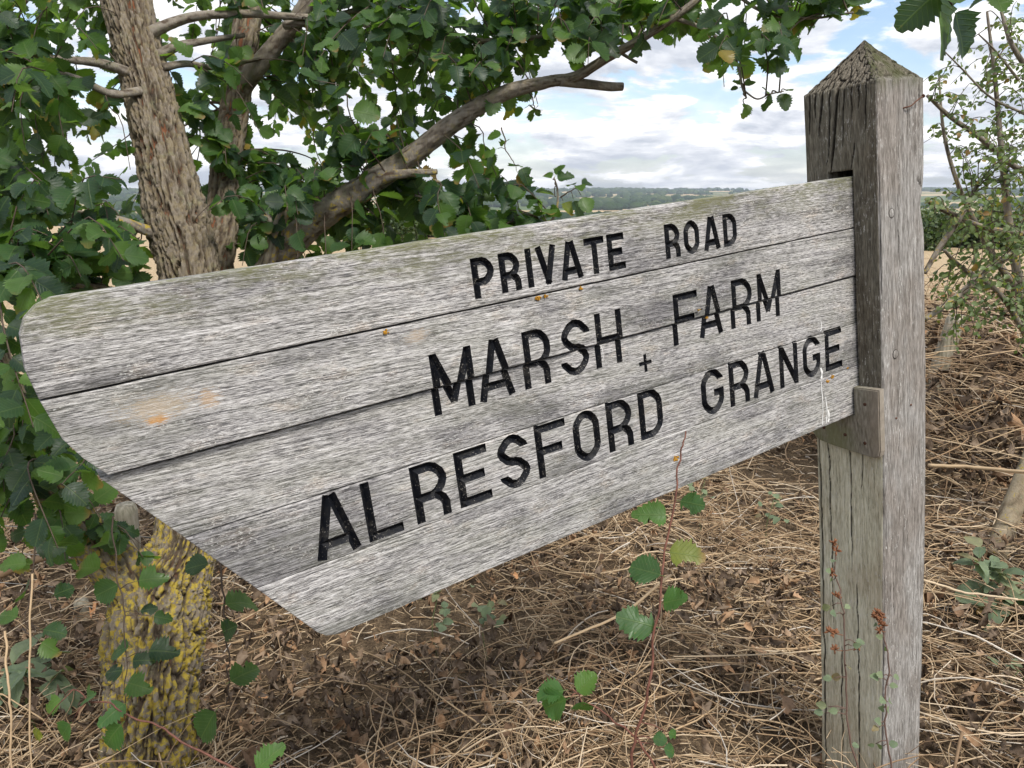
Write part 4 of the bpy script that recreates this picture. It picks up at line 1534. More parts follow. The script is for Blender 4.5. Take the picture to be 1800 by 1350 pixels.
def grow_twigs(regions, skel, leaf_len, seed, gap=0.021, camera_lean=0.55, run=0.27, sag=0.05):
    """twigs from the nearest limb to points spread through the crown, leaves set alternately on their outer part"""
    r = np.random.default_rng(seed)
    tw = MB()
    LP, LD, LN, LS = [], [], [], []
    for (x0, x1, y0, y1, count, d0, d1) in regions:
        for _ in range(count):
            px, py, d = r.uniform(x0, x1), r.uniform(y0, y1), r.uniform(d0, d1)
            if FORBID(px, py):
                continue
            Q = at(px, py, d)
            dist = np.linalg.norm(skel[:, :3] - Q, axis=1) + r.uniform(0, 0.25, len(skel))
            B = skel[int(np.argmin(dist)), :3]
            L = np.linalg.norm(Q - B)
            if L < 0.12:
                Q = B + unit(Q - B) * 0.16
                L = 0.16
            mid1 = B + (Q - B) * 0.35 + r.normal(0, 0.05 * L, 3) + [0, 0, 0.10 * L]
            mid2 = B + (Q - B) * 0.7 + r.normal(0, 0.05 * L, 3) + [0, 0, 0.08 * L]
            n = max(8, int(L / 0.03))
            S = spline([B, mid1, mid2, Q - [0, 0, sag]], n)
            rad = np.linspace(0.0012 + min(L, 0.8) * 0.0032, 0.0009, n)
            tw.tube(S, rad, 5, cap=False)
            cum = np.concatenate([[0], np.cumsum(np.linalg.norm(np.diff(S, axis=0), axis=1))])
            tot = cum[-1]
            s = max(0.0, tot - run * r.uniform(0.7, 1.3))
            k = 0
            while s < tot:
                P = np.array([np.interp(s, cum, S[:, c]) for c in range(3)])
                i = min(int(np.searchsorted(cum, s)), n - 2)
                T = unit(S[i + 1] - S[i])
                side = unit(np.cross(T, [0, 0, 1.0]) + r.normal(0, 0.25, 3)) * (1 if k % 2 else -1)
                D = unit(T * r.uniform(0.2, 0.8) + side * 0.9 + np.array([0, 0, -0.35]) + r.normal(0, 0.3, 3))
                Nv = unit(np.array([0, -camera_lean, 0.75]) + r.normal(0, 0.42, 3))
                f = 0.6 + 0.4 * math.sin(math.pi * min(1, (s - tot + run) / run * 0.8 + 0.15))
                LP.append(P); LD.append(D); LN.append(Nv); LS.append(r.uniform(*leaf_len) * f)
                s += gap * r.uniform(0.7, 1.4)
                k += 1
    return tw, np.array(LP), np.array(LD), np.array(LN), np.array(LS)


REG = [(-80, 240, -80, 120, 25, 1.5, 2.2), (-80, 230, 100, 340, 28, 1.45, 2.1), (-80, 290, 320, 480, 28, 1.4, 2.0),
       (260, 560, -80, 120, 26, 1.9, 2.6), (300, 600, 110, 330, 30, 1.85, 2.6), (360, 640, 300, 470, 34, 1.75, 2.5),
       (-80, 700, 60, 470, 18, 2.5, 3.4),
       (520, 900, -80, 110, 46, 1.65, 2.4), (880, 1230, -80, 95, 42, 1.6, 2.2), (560, 820, 90, 250, 28, 1.85, 2.5), (820, 980, 90, 150, 11, 1.75, 2.0),
       (640, 900, 240, 330, 15, 1.8, 2.1), (560, 830, 320, 430, 18, 1.85, 2.2), (800, 960, 350, 420, 11, 1.8, 2.0),
       (1230, 1420, -60, 60, 14, 1.4, 1.75), (1400, 1560, -80, 10, 6, 1.35, 1.6),
       (-80, 90, 470, 720, 9, 1.15, 1.65), (-80, 110, 700, 960, 11, 1.2, 1.65), (60, 330, 860, 950, 4, 1.4, 1.7)]


def build_elm_leaves():
    tw, P, D, Nv, S = grow_twigs(REG, SK, (0.036, 0.066), 11, gap=0.0175)
    q = proj(P + D * (S * 0.55)[:, None])
    r = np.random.default_rng(4)
    keep = ~in_board_zone(P + D * (S * 0.6)[:, None]) & ~in_board_zone(P)
    keep &= q[:, 2] > 0.9
    # leave the trunk and the long diagonal branch mostly uncovered
    for pts, m in ((TRUNK, 6), (LIMBS[3][0], 6), (LIMBS[2][0], 3)):
        T = spline(np.array(pts, float), 160)
        dx = np.abs(q[:, None, 0] - T[None, :, 0]) / np.maximum(T[None, :, 3] + m, 1)
        dy = np.abs(q[:, None, 1] - T[None, :, 1]) / np.maximum(T[None, :, 3] + m, 1)
        hit = (np.hypot(dx, dy) < 1.25) & (q[:, None, 2] < T[None, :, 2] + 0.03)
        keep &= ~(hit.any(1) & (r.random(len(P)) < 0.86))
    # open sky to the right of the crown
    x, y = q[:, 0], q[:, 1]
    keep &= ~((x > 905) & (y > 175) & (y < 300))
    keep &= ~((x > 1080) & (y > 118) & (x < 1640))
    keep &= ~((x > 1400) & (y > 40))
    P, D, Nv, S, q = P[keep], D[keep], Nv[keep], S[keep], q[keep]
    R = frame(D, Nv)
    inside = (q[:, 0] > 5) & (q[:, 0] < 1795) & (q[:, 1] > 5) & (q[:, 1] < 1345)
    hidden = (to_board(P)[:, 2] < 0) & (q[:, 0] > 60) & (q[:, 0] < 1500) & (q[:, 1] > 500 - (q[:, 0] - 200) * 0.148 + 60) & (q[:, 1] < 870)
    big = np.where(inside & ~hidden, S / q[:, 2], -1)
    order = np.argsort(-big)
    n_exp = build_explicit_twigs()
    top = order[:300 - n_exp]
    rest = order[300 - n_exp:]
    scatter_objects('elm_leaf', ELM, P[top], R[top], S[top], M['elm_leaf'], elm)
    elm_part('foliage', scatter_joined(ELM, P[rest], R[rest], S[rest], M['elm_leaf'], 'foliage'), kind='stuff')
    elm_part('twigs', tw.mesh('twigs', M['twig']), kind='stuff')
    print('elm leaves', len(P))


def stem_and_leaves(parent, stem, leaves, mat, shapes, key, lmat, rad=(0.003, 0.0012), seed=0, face=0.75, part='stem'):
    """stem: (px, py, depth) path; leaves: (px, py, length in px) of leaf middles, each hung from the nearest stem point"""
    r = np.random.default_rng(seed)
    S = spline(np.array([at(*p) for p in stem]), 10 * len(stem))
    kk = np.arange(len(S)) * 0.22 + seed
    S = S + np.stack([fbm(np.stack([kk, 0 * kk + q, 0 * kk], 1), 2, seed % 50) - 0.5 for q in range(3)], 1) * 0.012
    mb = MB()
    mb.tube(S, np.linspace(rad[0], rad[1], len(S)), 7)
    o = link(part, mb.mesh(part, mat), parent)
    o.matrix_basis = parent.matrix_world.inverted()
    SQ = proj(S)
    P, D, Nv, Z = [], [], [], []
    for (px, py, ln) in leaves:
        i = int(np.argmin(np.hypot(SQ[:, 0] - px, SQ[:, 1] - py)))
        d = SQ[i, 2]
        C = at(px, py, d + r.uniform(-0.02, 0.02))
        L = ln * d / FPX
        dr = C - S[i]
        n0 = np.linalg.norm(dr)
        dr = unit(dr + r.normal(0, 0.12, 3) * n0)
        P.append(C - dr * L * 0.62)
        D.append(dr)
        Nv.append(unit(unit(np.array([0, -1.0, 0.35])) * face + np.array([0, 0, 0.5]) + r.normal(0, 0.22, 3)))
        Z.append(L / 1.05)
        # leaf stalk back to the stem
        if n0 > L * 0.75:
            mb2 = MB()
            mb2.tube([S[i], (S[i] + P[-1]) / 2 + [0, 0, 0.003], P[-1]], [0.0009, 0.0008, 0.0007], 5)
            o2 = link('leaf_stalk', mb2.mesh('leaf_stalk', mat), parent)
            o2.matrix_basis = parent.matrix_world.inverted()
    scatter_objects(key, shapes, P, frame(np.array(D), np.array(Nv)), Z, lmat, parent)
    return len(P)


def build_explicit_twigs():
    n = 0
    sets = [
        ([(195, 905, 1.55), (205, 990, 1.5), (215, 1060, 1.48), (222, 1140, 1.47), (223, 1235, 1.47)],
         [(155, 998, 55), (178, 950, 46), (187, 1038, 50), (262, 1070, 30), (268, 1016, 52), (287, 1086, 34), (205, 1142, 48), (288, 1143, 54), (198, 1180, 42), (243, 1205, 50), (250, 1160, 40)]),
        ([(386, 960, 1.25), (392, 1040, 1.24), (400, 1110, 1.24), (402, 1180, 1.25), (396, 1240, 1.26)],
         [(430, 1055, 74), (403, 1106, 42), (433, 1181, 62), (345, 995, 44), (365, 1275, 66)]),
        ([(60, 900, 1.35), (58, 980, 1.33), (50, 1060, 1.32), (40, 1110, 1.32)], [(20, 990, 48), (90, 960, 52), (40, 1040, 50), (110, 1040, 40), (10, 1080, 46), (95, 1110, 44), (88, 1140, 40)]),
        ([(1304, 150, 1.6), (1308, 168, 1.6), (1310, 185, 1.6)], [(1312, 193, 28), (1291, 156, 14), (1318, 145, 20), (1297, 143, 16)]),
        ([(1350, 166, 1.57), (1368, 160, 1.57), (1386, 158, 1.56)], [(1350, 182, 34), (1379, 178, 34), (1346, 158, 20), (1387, 156, 20)]),
        ([(974, 316, 1.82), (976, 326, 1.82), (979, 345, 1.83)], [(962, 308, 24), (985, 298, 26), (993, 309, 30)]),
        ([(985, 350, 1.83), (1005, 335, 1.82), (1018, 325, 1.81)], [(1003, 322, 24), (1020, 330, 22), (1033, 322, 26), (1000, 365, 30), (1017, 368, 36), (1030, 360, 32)]),
        ([(880, 225, 1.84), (890, 262, 1.83), (905, 290, 1.82)], [(868, 238, 28), (885, 247, 26), (858, 268, 30), (907, 288, 34), (925, 310, 36), (920, 320, 38)]),
        ([(930, 160, 1.83), (938, 180, 1.83), (942, 196, 1.83)], [(934, 196, 36), (945, 190, 40), (912, 197, 22)]),
    ]
    for i, (st, lv) in enumerate(sets):
        n += stem_and_leaves(elm, st, lv, M['twig'], ELM, 'elm_leaf', M['elm_leaf'], (0.0018, 0.0009), 100 + i, 0.85, 'twig')
    return n


build_elm_leaves()


# ---- a near branch of another elm reaching into the picture from above
def build_overhang():
    root = at(1680, -420, 0.95)
    t = empty('elm_branch', root, label='overhanging elm branch with very large leaves above the post top', cat='branch')
    stem_and_leaves(t, [(1680, -420, 0.95), (1665, -200, 0.8), (1650, -70, 0.68), (1648, -10, 0.64)],
                    [(1655, 45, 128), (1612, 18, 84), (1690, 62, 92), (1672, -10, 80)], M['twig'], ELM[:2] + ELM[5:6], 'elm_leaf_big', M['elm_leaf'], (0.004, 0.0015), 201, 0.9, 'twig')
    stem_and_leaves(t, [(1670, -260, 0.83), (1730, -120, 0.76), (1748, -40, 0.74), (1752, -5, 0.74)], [(1757, 6, 46), (1715, 4, 34), (1780, -30, 60)],
                    M['twig'], ELM[:2] + ELM[5:6], 'elm_leaf_big', M['elm_leaf'], (0.003, 0.0012), 202, 0.9, 'twig')


build_overhang()


# ------------------------------------------------------------------ hawthorn at the right
def build_hawthorn():
    base = at(1850, 830, 3.4)
    base[2] = gh(base[0], base[1]).item()
    t = empty('hawthorn_bush', base, label='straggly hawthorn bush with small pale green leaves and bare twigs beside the post', cat='bush')
    inv = t.matrix_world.inverted()
    sk = []
    stems = [
        [(1850, 860, 3.3, 9), (1830, 700, 3.3, 9), (1800, 540, 3.25, 8), (1775, 400, 3.2, 7), (1760, 260, 3.2, 5), (1748, 130, 3.15, 3.5), (1735, 20, 3.1, 2)],
        [(1840, 760, 3.3, 8), (1810, 560, 3.2, 7), (1740, 440, 3.1, 6), (1690, 340, 3.05, 4), (1660, 240, 3.0, 3), (1650, 130, 3.0, 1.5)],
        [(1870, 520, 3.2, 8), (1830, 330, 3.1, 7), (1780, 290, 3.05, 5), (1720, 240, 3.0, 4.5), (1670, 205, 2.95, 4), (1630, 168, 2.9, 3)],
        [(1860, 420, 3.1, 6), (1800, 410, 3.0, 6), (1730, 400, 2.9, 5), (1650, 365, 2.85, 4), (1628, 350, 2.8, 3)],
        [(1880, 260, 3.2, 6), (1830, 160, 3.1, 5), (1780, 80, 3.0, 4), (1760, 20, 3.0, 2.5)],
        [(1810, 430, 2.9, 7), (1740, 470, 2.8, 6), (1690, 515, 2.75, 5.5), (1625, 562, 2.7, 5)],
        [(1625, 480, 2.8, 4), (1655, 430, 2.8, 5), (1690, 380, 2.8, 4), (1720, 320, 2.8, 3)],
        [(1830, 640, 3.1, 5), (1760, 520, 2.95, 4.5), (1690, 470, 2.9, 4), (1660, 440, 2.85, 3)],
        [(1800, 200, 3.0, 2.5), (1740, 170, 2.95, 2), (1690, 120, 2.9, 1.5), (1660, 90, 2.9, 1)],
        [(1790, 140, 3.0, 2.5), (1750, 90, 2.95, 1.8), (1720, 60, 2.9, 1.2)],
    ]
    for i, pts in enumerate(stems):
        n = 50
        mb = limb(pts, n, 9, bark_disp((5, 25.0), 0.06, 70 + i, 9, 0.15), sk)
        o = link('stem', mb.mesh('stem', M['branch']), t)
        o.matrix_basis = inv
    S = np.concatenate(sk)
    reg = [(1645, 1840, 100, 260, 46, 2.7, 3.5), (1640, 1840, 240, 420, 84, 2.6, 3.5), (1650, 1840, 380, 560, 76, 2.6, 3.4), (1640, 1720, 480, 620, 12, 2.7, 3.2), (1730, 1850, 10, 140, 18, 2.8, 3.4), (1760, 1850, 480, 640, 14, 2.8, 3.4)]
    tw, P, D, Nv, Z = grow_twigs(reg, S, (0.017, 0.031), 31, gap=0.017, camera_lean=0.45, run=0.22, sag=0.02)
    q = proj(P)
    keep = (q[:, 0] > 1635)
    P, D, Nv, Z, q = P[keep], D[keep], Nv[keep], Z[keep], q[keep]
    R = frame(D, Nv)
    inside = (q[:, 0] < 1795) & (q[:, 1] > 5)
    order = np.argsort(-np.where(inside, Z / q[:, 2], -1))
    top, rest = order[:290], order[290:]
    scatter_objects('thorn_leaf', THORN, P[top], R[top], Z[top], M['thorn_leaf'], t)
    for nm, me in (('foliage', scatter_joined(THORN, P[rest], R[rest], Z[rest], M['thorn_leaf'], 'foliage')), ('twigs', tw.mesh('twigs', M['branch']))):
        o = link(nm, me, t, kind='stuff')
        o.matrix_basis = inv
    print('thorn leaves', len(P))


build_hawthorn()


# ------------------------------------------------------------------ shrubs across the field
def build_shrub(px, d, w, h, seed, label, group, tone=0.0):
    r = np.random.default_rng(seed)
    c = at(px, 400, d)
    z = gh(c[0], c[1]).item()
    t = empty('field_shrub', (c[0], c[1], z), label=label, cat='shrub', group=group)
    mb = MB()
    for _ in range(6):
        a = r.uniform(0, 6.28)
        tip = np.array([math.cos(a) * w * 0.3, math.sin(a) * w * 0.3, h * r.uniform(0.5, 0.85)])
        mb.tube(spline([(0, 0, -0.05), tip * [0.3, 0.3, 0.5], tip], 8), np.linspace(0.05, 0.012, 8) * h / 1.6, 6)
    link('stem', mb.mesh('stem', M['twig']), t)
    # lobes of leaves
    n = 3600
    lob = r.normal(0, 1, (26, 3))
    lob = unit(lob) * r.uniform(0.35, 0.95, (26, 1))
    lob[:, 2] = np.abs(lob[:, 2]) * 0.9 + 0.12
    k = r.integers(0, 26, n)
    p = lob[k] + unit(r.normal(0, 1, (n, 3))) * (r.random((n, 1)) ** 0.4) * 0.34
    p = p * [w / 2, w / 2, h / 1.25]
    p[:, 2] = np.maximum(p[:, 2], 0.03)
    D = unit(r.normal(0, 1, (n, 3)) + [0, 0, -0.3])
    N = unit(r.normal(0, 0.7, (n, 3)) + [0, -0.2, 0.9])
    S = r.uniform(0.07, 0.14, n) * (w / 2.4)
    link('crown', scatter_joined(THORN, p, frame(D, N), S, M['far_leaf'], 'crown'), t, kind='stuff')


for a in ((700, 22, 1.6, 1.25, 1), (752, 24, 2.1, 1.45, 2), (812, 26, 1.5, 1.15, 3), (640, 21, 1.7, 1.3, 4)):
    build_shrub(*a, 'rounded olive green shrub at the field edge behind the elm branch', 'shrubs at the field edge')
for a in ((1640, 18.5, 1.9, 1.15, 5), (1700, 19.5, 1.9, 1.25, 6), (1765, 19, 1.9, 1.2, 7), (1830, 20, 2.0, 1.3, 8)):
    build_shrub(*a, 'dark green hedge shrub across the stubble behind the hawthorn', 'hedge shrubs across the stubble')
# ------------------------------------------------------------------ fence remains, poles
def upright(name, x, y, top, w, lean, mat, round_=True, seed=0, parent=None, **kw):
    z = gh(x, y).item() - 0.05
    mb = MB()
    n = 14
    h = top - z
    P = np.array([(lean[0] * f, lean[1] * f, h * f) for f in np.linspace(0, 1, n)])
    r = np.random.default_rng(seed)
    R = w / 2 * (1 + r.normal(0, 0.03, n))
    R[-1] *= 0.8
    mb.tube(P, R, 14 if round_ else 4, disp=(lambda V, C, RR, th: C + (V - C) * (1 + 0.10 * (fbm(np.stack([np.cos(th) * 2.5, np.sin(th) * 2.5, V[:, 2] * 3], 1), 3, seed) - 0.5))[:, None]))
    o = link(name, mb.mesh(name, mat, round_), parent, (x, y, z), **kw)
    return o


def build_fence():
    a = at(224, 950, 2.75)
    b = at(545, 960, 3.35)
    c = at(-190, 930, 2.3)
    g = gh(a[0], a[1]).item()
    t = empty('wire_fence', (a[0], a[1], g), label='old post and wire fence with grey rails behind the elm trunk', cat='fence')
    inv = t.matrix_world.inverted()
    posts = [(a, at(224, 880, 2.75)[2], 0.075), (b, at(545, 900, 3.35)[2], 0.08), (c, at(-190, 800, 2.3)[2], 0.08)]
    for i, (p, top, w) in enumerate(posts):
        o = upright('post', p[0], p[1], top, w, (0.01, 0.0), M['fence_wood'], True, 60 + i, t)
        o.location = Vector(o.location) - Vector(t.location)
    for (p0, p1, hh) in ((at(336, 1012, 2.75), at(560, 1022, 3.15), 0.055), (at(340, 1128, 2.75), at(470, 1118, 3.1), 0.05)):
        mb = MB()
        mb.tube([p0, (p0 + p1) / 2 + [0, 0, -0.008], p1], hh / 2, 8, squash=0.6, disp=lambda V, C, R, th: C + (V - C) * (1 + 0.2 * (vnoise(V * 14, 3) - 0.5))[:, None])
        o = link('rail', mb.mesh('rail', M['fence_wood']), t)
        o.matrix_basis = inv
    for y in (905, 985, 1080):
        mb = MB()
        f = (y - 900) / 200
        P = spline([c + [0, 0, 0.05 - 0.22 * f], a + [0, -0.03, 0.04 - 0.25 * f], b + [0, -0.03, 0.02 - 0.25 * f]], 30)
        mb.tube(P, 0.0013, 5)
        o = link('wire', mb.mesh('wire', M['wire']), t)
        o.matrix_basis = inv
    p = at(152, 1120, 2.5)
    upright('stake', p[0], p[1], at(152, 1045, 2.5)[2], 0.045, (0.0, 0.0), M['fence_wood'], True, 71, label='thin pale wooden stake standing left of the elm trunk', cat='stake')
    p = at(1655, 660, 4.2)
    top = at(1664, 548, 4.2)
    upright('fence_post', p[0] - 0.05, p[1], top[2], 0.092, (0.09, 0.0), M['fence_wood'], True, 72, label='pale round fence post leaning below the hawthorn', cat='post')


build_fence()


def build_poles():
    p0, p1 = at(1860, 690, 2.9), at(1762, 890, 2.65)
    p1[2] = gh(p1[0], p1[1]).item() + 0.03
    mb = MB()
    mb.tube(spline([p0, p0 * 0.5 + p1 * 0.5 + [0, 0, 0.02], p1], 40), np.linspace(0.030, 0.038, 40), 16, disp=bark_disp((5, 12.0), 0.1, 91, 16, 0.12))
    link('leaning_pole', mb.mesh('leaning_pole', M['log']), label='pale barked pole with yellow lichen leaning on the dry bank', cat='pole')
    for i, (a, b, c, r, lab) in enumerate([
            ((1632, 817, 2.6), (1720, 822, 2.5), (1830, 832, 2.35), 0.0065, 'long straw coloured dead stem lying level across the dry bank'),
            ((1622, 1020, 1.9), (1700, 1042, 1.85), (1790, 1052, 1.8), 0.0032, 'bright yellow straw lying below the green plant beside the post'),
            ((1690, 1290, 1.55), (1680, 1340, 1.5), (1664, 1420, 1.5), 0.0035, 'broken dark twig standing in the litter right of the post'),
            ((8, 1110, 1.3), (16, 1230, 1.25), (26, 1420, 1.25), 0.0020, 'tall buff dry stem with curled leaf standing left of the elm trunk'),
            ((55, 1010, 1.3), (54, 1180, 1.28), (53, 1420, 1.28), 0.0017, 'straight pale dry stem standing left of the elm trunk'),
            ((0, 1010, 2.1), (60, 985, 2.1), (135, 962, 2.15), 0.012, 'reddish brown dead branch lying low left of the elm trunk'),
            ((1180, 1010, 2.0), (1090, 1080, 1.8), (975, 1130, 1.7), 0.0035, 'long buff bent stem lying under the board')]):
        mb = MB()
        S = spline([at(*a), at(*b), at(*c)], 24)
        S = S + (fbm(np.stack([np.arange(24) * 0.35 + i * 9, np.zeros(24), np.zeros(24)], 1), 2, i)[:, None] - 0.5) * [0.006, 0.006, 0.005]
        mb.tube(S, np.linspace(r, r * 0.8, 24), 8, att=(0.6, 0.5, (0.6, 0.8, 0.1, 0.5, 0.55, 0.12, 0.6, 0.4)[i]))
        link('dry_stem', mb.mesh('dry_stem', M['stalk']), label=lab, cat='stem')


build_poles()


# ------------------------------------------------------------------ litter of dead stalks and leaves
def stalk_mesh(name, x, y, z0, ang, L, pitch, bend, rad, col, seg=5, mat=None):
    """many thin bent three-sided stalks in one mesh"""
    n = len(x)
    s = np.linspace(0, 1, seg)
    a = ang[:, None] + bend[:, None] * (s[None] - 0.5)
    el = pitch[:, None] * (1 - 1.5 * s[None])
    step = (L / (seg - 1))[:, None]
    dx = np.cos(a) * np.cos(el) * step
    dy = np.sin(a) * np.cos(el) * step
    dz = np.sin(el) * step
    X = x[:, None] + np.cumsum(dx, 1) - dx
    Y = y[:, None] + np.cumsum(dy, 1) - dy
    Z = z0[:, None] + np.cumsum(dz, 1) - dz
    Zg = gh(X, Y) + 0.004
    Z = np.maximum(Z, Zg + rad[:, None])
    P = np.stack([X, Y, Z], -1)
    T = np.stack([np.cos(a), np.sin(a), np.zeros_like(a)], -1)
    Nr = np.stack([-np.sin(a), np.cos(a), np.zeros_like(a)], -1)
    Up = np.zeros_like(Nr)
    Up[..., 2] = 1
    R = rad[:, None, None] * np.linspace(1.0, 0.6, seg)[None, :, None]
    ring = [P + R * (math.cos(q) * Nr + math.sin(q) * Up) for q in (math.pi / 2, math.pi / 2 + 2.094, math.pi / 2 + 4.189)]
    V = np.stack(ring, 2).reshape(-1, 3)
    A = np.zeros((n, seg, 3, 3))
    A[..., 2] = col[:, None, None]
    i = (np.arange(n)[:, None, None] * seg + np.arange(seg - 1)[None, :, None]) * 3
    j = np.arange(3)[None, None]
    k = (j + 1) % 3
    Q = np.stack([i + j, i + k, i + 3 + k, i + 3 + j], -1).reshape(-1, 4)
    return mesh_np(name, V, [Q], mat or M['stalk'], True, {'lf': A.reshape(-1, 3)})


def clear_of_sign(x, y):
    return np.hypot(x - base[0] - 0.07, y - base[1] - 0.04) > 0.13


def build_litter():
    r = np.random.default_rng(21)

    def spread(n, y0, y1, p=1.35):
        y = y0 + (y1 - y0) * r.random(n) ** p
        x = r.uniform(-1, 1, n) * (0.74 * y + 0.35)
        k = clear_of_sign(x, y)
        return x[k], y[k]
    # crumpled dead leaves
    x, y = spread(26000, 0.55, 7.5, 1.25)
    clump = fbm(np.stack([x * 2.3, y * 2.3, np.zeros_like(x)], 1), 3, 30)
    k = (clump > 0.31 + 0.1 * r.random(len(x))) & (y - 0.9 * x < 5.4)
    x, y, clump = x[k], y[k], clump[k]
    n = len(x)
    z = gh(x, y) + r.random(n) ** 1.3 * 0.15 * np.clip((clump - 0.3) * 4, 0.2, 1.4)
    P = np.stack([x, y, z], 1)
    mats = frame(unit(r.normal(0, 1, (n, 3)) * [1, 1, 0.5]), unit(r.normal(0, 1, (n, 3)) + [0, 0, 0.5]))
    link('leaf_litter', scatter_joined(CURL, P, mats, r.uniform(0.012, 0.036, n), M['dead_leaf'], 'leaf_litter'), kind='stuff',
         label='crumpled brown dead leaves covering the ground under the sign', cat='leaf litter')
    # stalks
    x, y = spread(27000, 0.5, 8.0, 1.15)
    k = (y - 0.9 * x < 6.2) & (fbm(np.stack([x * 1.9, y * 1.9, 0 * x + 3], 1), 3, 44) + r.normal(0, 0.09, len(x)) > 0.40)
    x, y = x[k], y[k]
    n = len(x)
    L = r.uniform(0.06, 0.30, n) * np.where(r.random(n) < 0.22, 1.9, 1.0)
    lie = r.random(n)
    z0 = gh(x, y) + 0.005 + lie ** 2 * 0.13
    pitch = np.where(r.random(n) < 0.12, r.uniform(0.5, 1.15, n), r.uniform(-0.15, 0.42, n))
    link('dry_stalks', stalk_mesh('dry_stalks', x, y, z0, r.uniform(0, 6.283, n), L, pitch, r.normal(0, 1.05, n), r.uniform(0.0009, 0.0030, n) * (0.8 + 0.12 * y), np.clip(r.normal(0.52, 0.25, n), 0, 1), 6), kind='stuff',
         label='tangle of thin buff dead stalks over the ground', cat='dead grass')
    # fine chaff
    x, y = spread(26000, 0.6, 7.5)
    n = len(x)
    link('chaff', stalk_mesh('chaff', x, y, gh(x, y) + r.random(n) * 0.05, r.uniform(0, 6.283, n), r.uniform(0.012, 0.05, n), r.uniform(-0.2, 0.5, n), r.normal(0, 0.4, n), r.uniform(0.0008, 0.0026, n) * (0.8 + 0.12 * y), np.clip(r.normal(0.66, 0.22, n), 0, 1), 3),
         kind='stuff', label='short chopped straw scattered among the dead stalks', cat='straw')
    # brambles on the bank at the right
    n = 2600
    x = r.uniform(1.5, 4.6, n)
    y = r.uniform(3.0, 6.6, n)
    link('bank_stems', stalk_mesh('bank_stems', x, y, gh(x, y) + r.random(n) ** 1.5 * 0.35, r.uniform(0, 6.283, n), r.uniform(0.25, 0.85, n), r.uniform(-0.2, 1.0, n), r.normal(0, 1.0, n), r.uniform(0.0015, 0.0040, n), np.clip(r.normal(0.45, 0.22, n), 0, 1), 7),
         kind='stuff', label='arching dead stems heaped on the bank right of the post', cat='dead stems')
    n = 5000
    x = r.uniform(1.5, 4.6, n)
    y = r.uniform(3.0, 6.6, n)
    P = np.stack([x, y, gh(x, y) + r.random(n) ** 1.3 * 0.30], 1)
    mats = frame(unit(r.normal(0, 1, (n, 3))), unit(r.normal(0, 1, (n, 3)) + [0, 0, 0.4]))
    link('bank_litter', scatter_joined(CURL, P, mats, r.uniform(0.025, 0.07, n), M['dead_leaf'], 'bank_litter'), kind='stuff', label='withered brown leaves caught on the bank right of the post', cat='dead leaves')
    # cut straw of the field
    n = 16000
    y = 2.6 + 11 * r.random(n) ** 1.5
    x = r.uniform(-1, 1, n) * (0.74 * y + 0.4)
    k = y - 0.9 * x + r.normal(0, 0.35, n) > 4.6
    x, y = x[k], y[k]
    n = len(x)
    link('field_straw', stalk_mesh('field_straw', x, y, gh(x, y) + r.random(n) * 0.02, r.uniform(0, 6.283, n), r.uniform(0.05, 0.22, n), r.uniform(-0.1, 0.5, n), r.normal(0, 0.3, n), r.uniform(0.0013, 0.0032, n), np.clip(r.normal(0.78, 0.15, n), 0, 1), 3),
         kind='stuff', label='cut pale straw lying over the stubble field', cat='straw')


build_litter()


def build_fallen_leaves():
    r = np.random.default_rng(9)
    n = 90
    y = 0.85 + 2.4 * r.random(n) ** 1.2
    x = r.uniform(-1, 1, n) * 0.68 * y
    k = clear_of_sign(x, y)
    x, y = x[k], y[k]
    ms = leaf_meshes('fallen_leaf', CURL + ELM[2:4], M['fallen_leaf'])
    for X, Y in zip(x, y):
        s = r.uniform(0.03, 0.055)
        D = unit(r.normal(0, 1, 3) * [1, 1, 0.25])
        R = frame(D[None], unit(r.normal(0, 0.35, 3) + [0, 0, 1])[None])[0]
        p = (X, Y, gh(X, Y).item() + r.uniform(0.05, 0.12))
        o = link('fallen_leaf', ms[r.integers(0, len(ms))], label='curled brown fallen leaf resting on the dead stalks', cat='leaf', group='fallen leaves on the litter')
        o.matrix_world = Matrix([[*(R[0] * s), p[0]], [*(R[1] * s), p[1]], [*(R[2] * s), p[2]], [0, 0, 0, 1]])


build_fallen_leaves()


# ------------------------------------------------------------------ shoots and plants near the sign
def plant(name, loc_px, label, cat):
    p = at(*loc_px)
    p[2] = gh(p[0], p[1]).item()
    return empty(name, p, label=label, cat=cat)


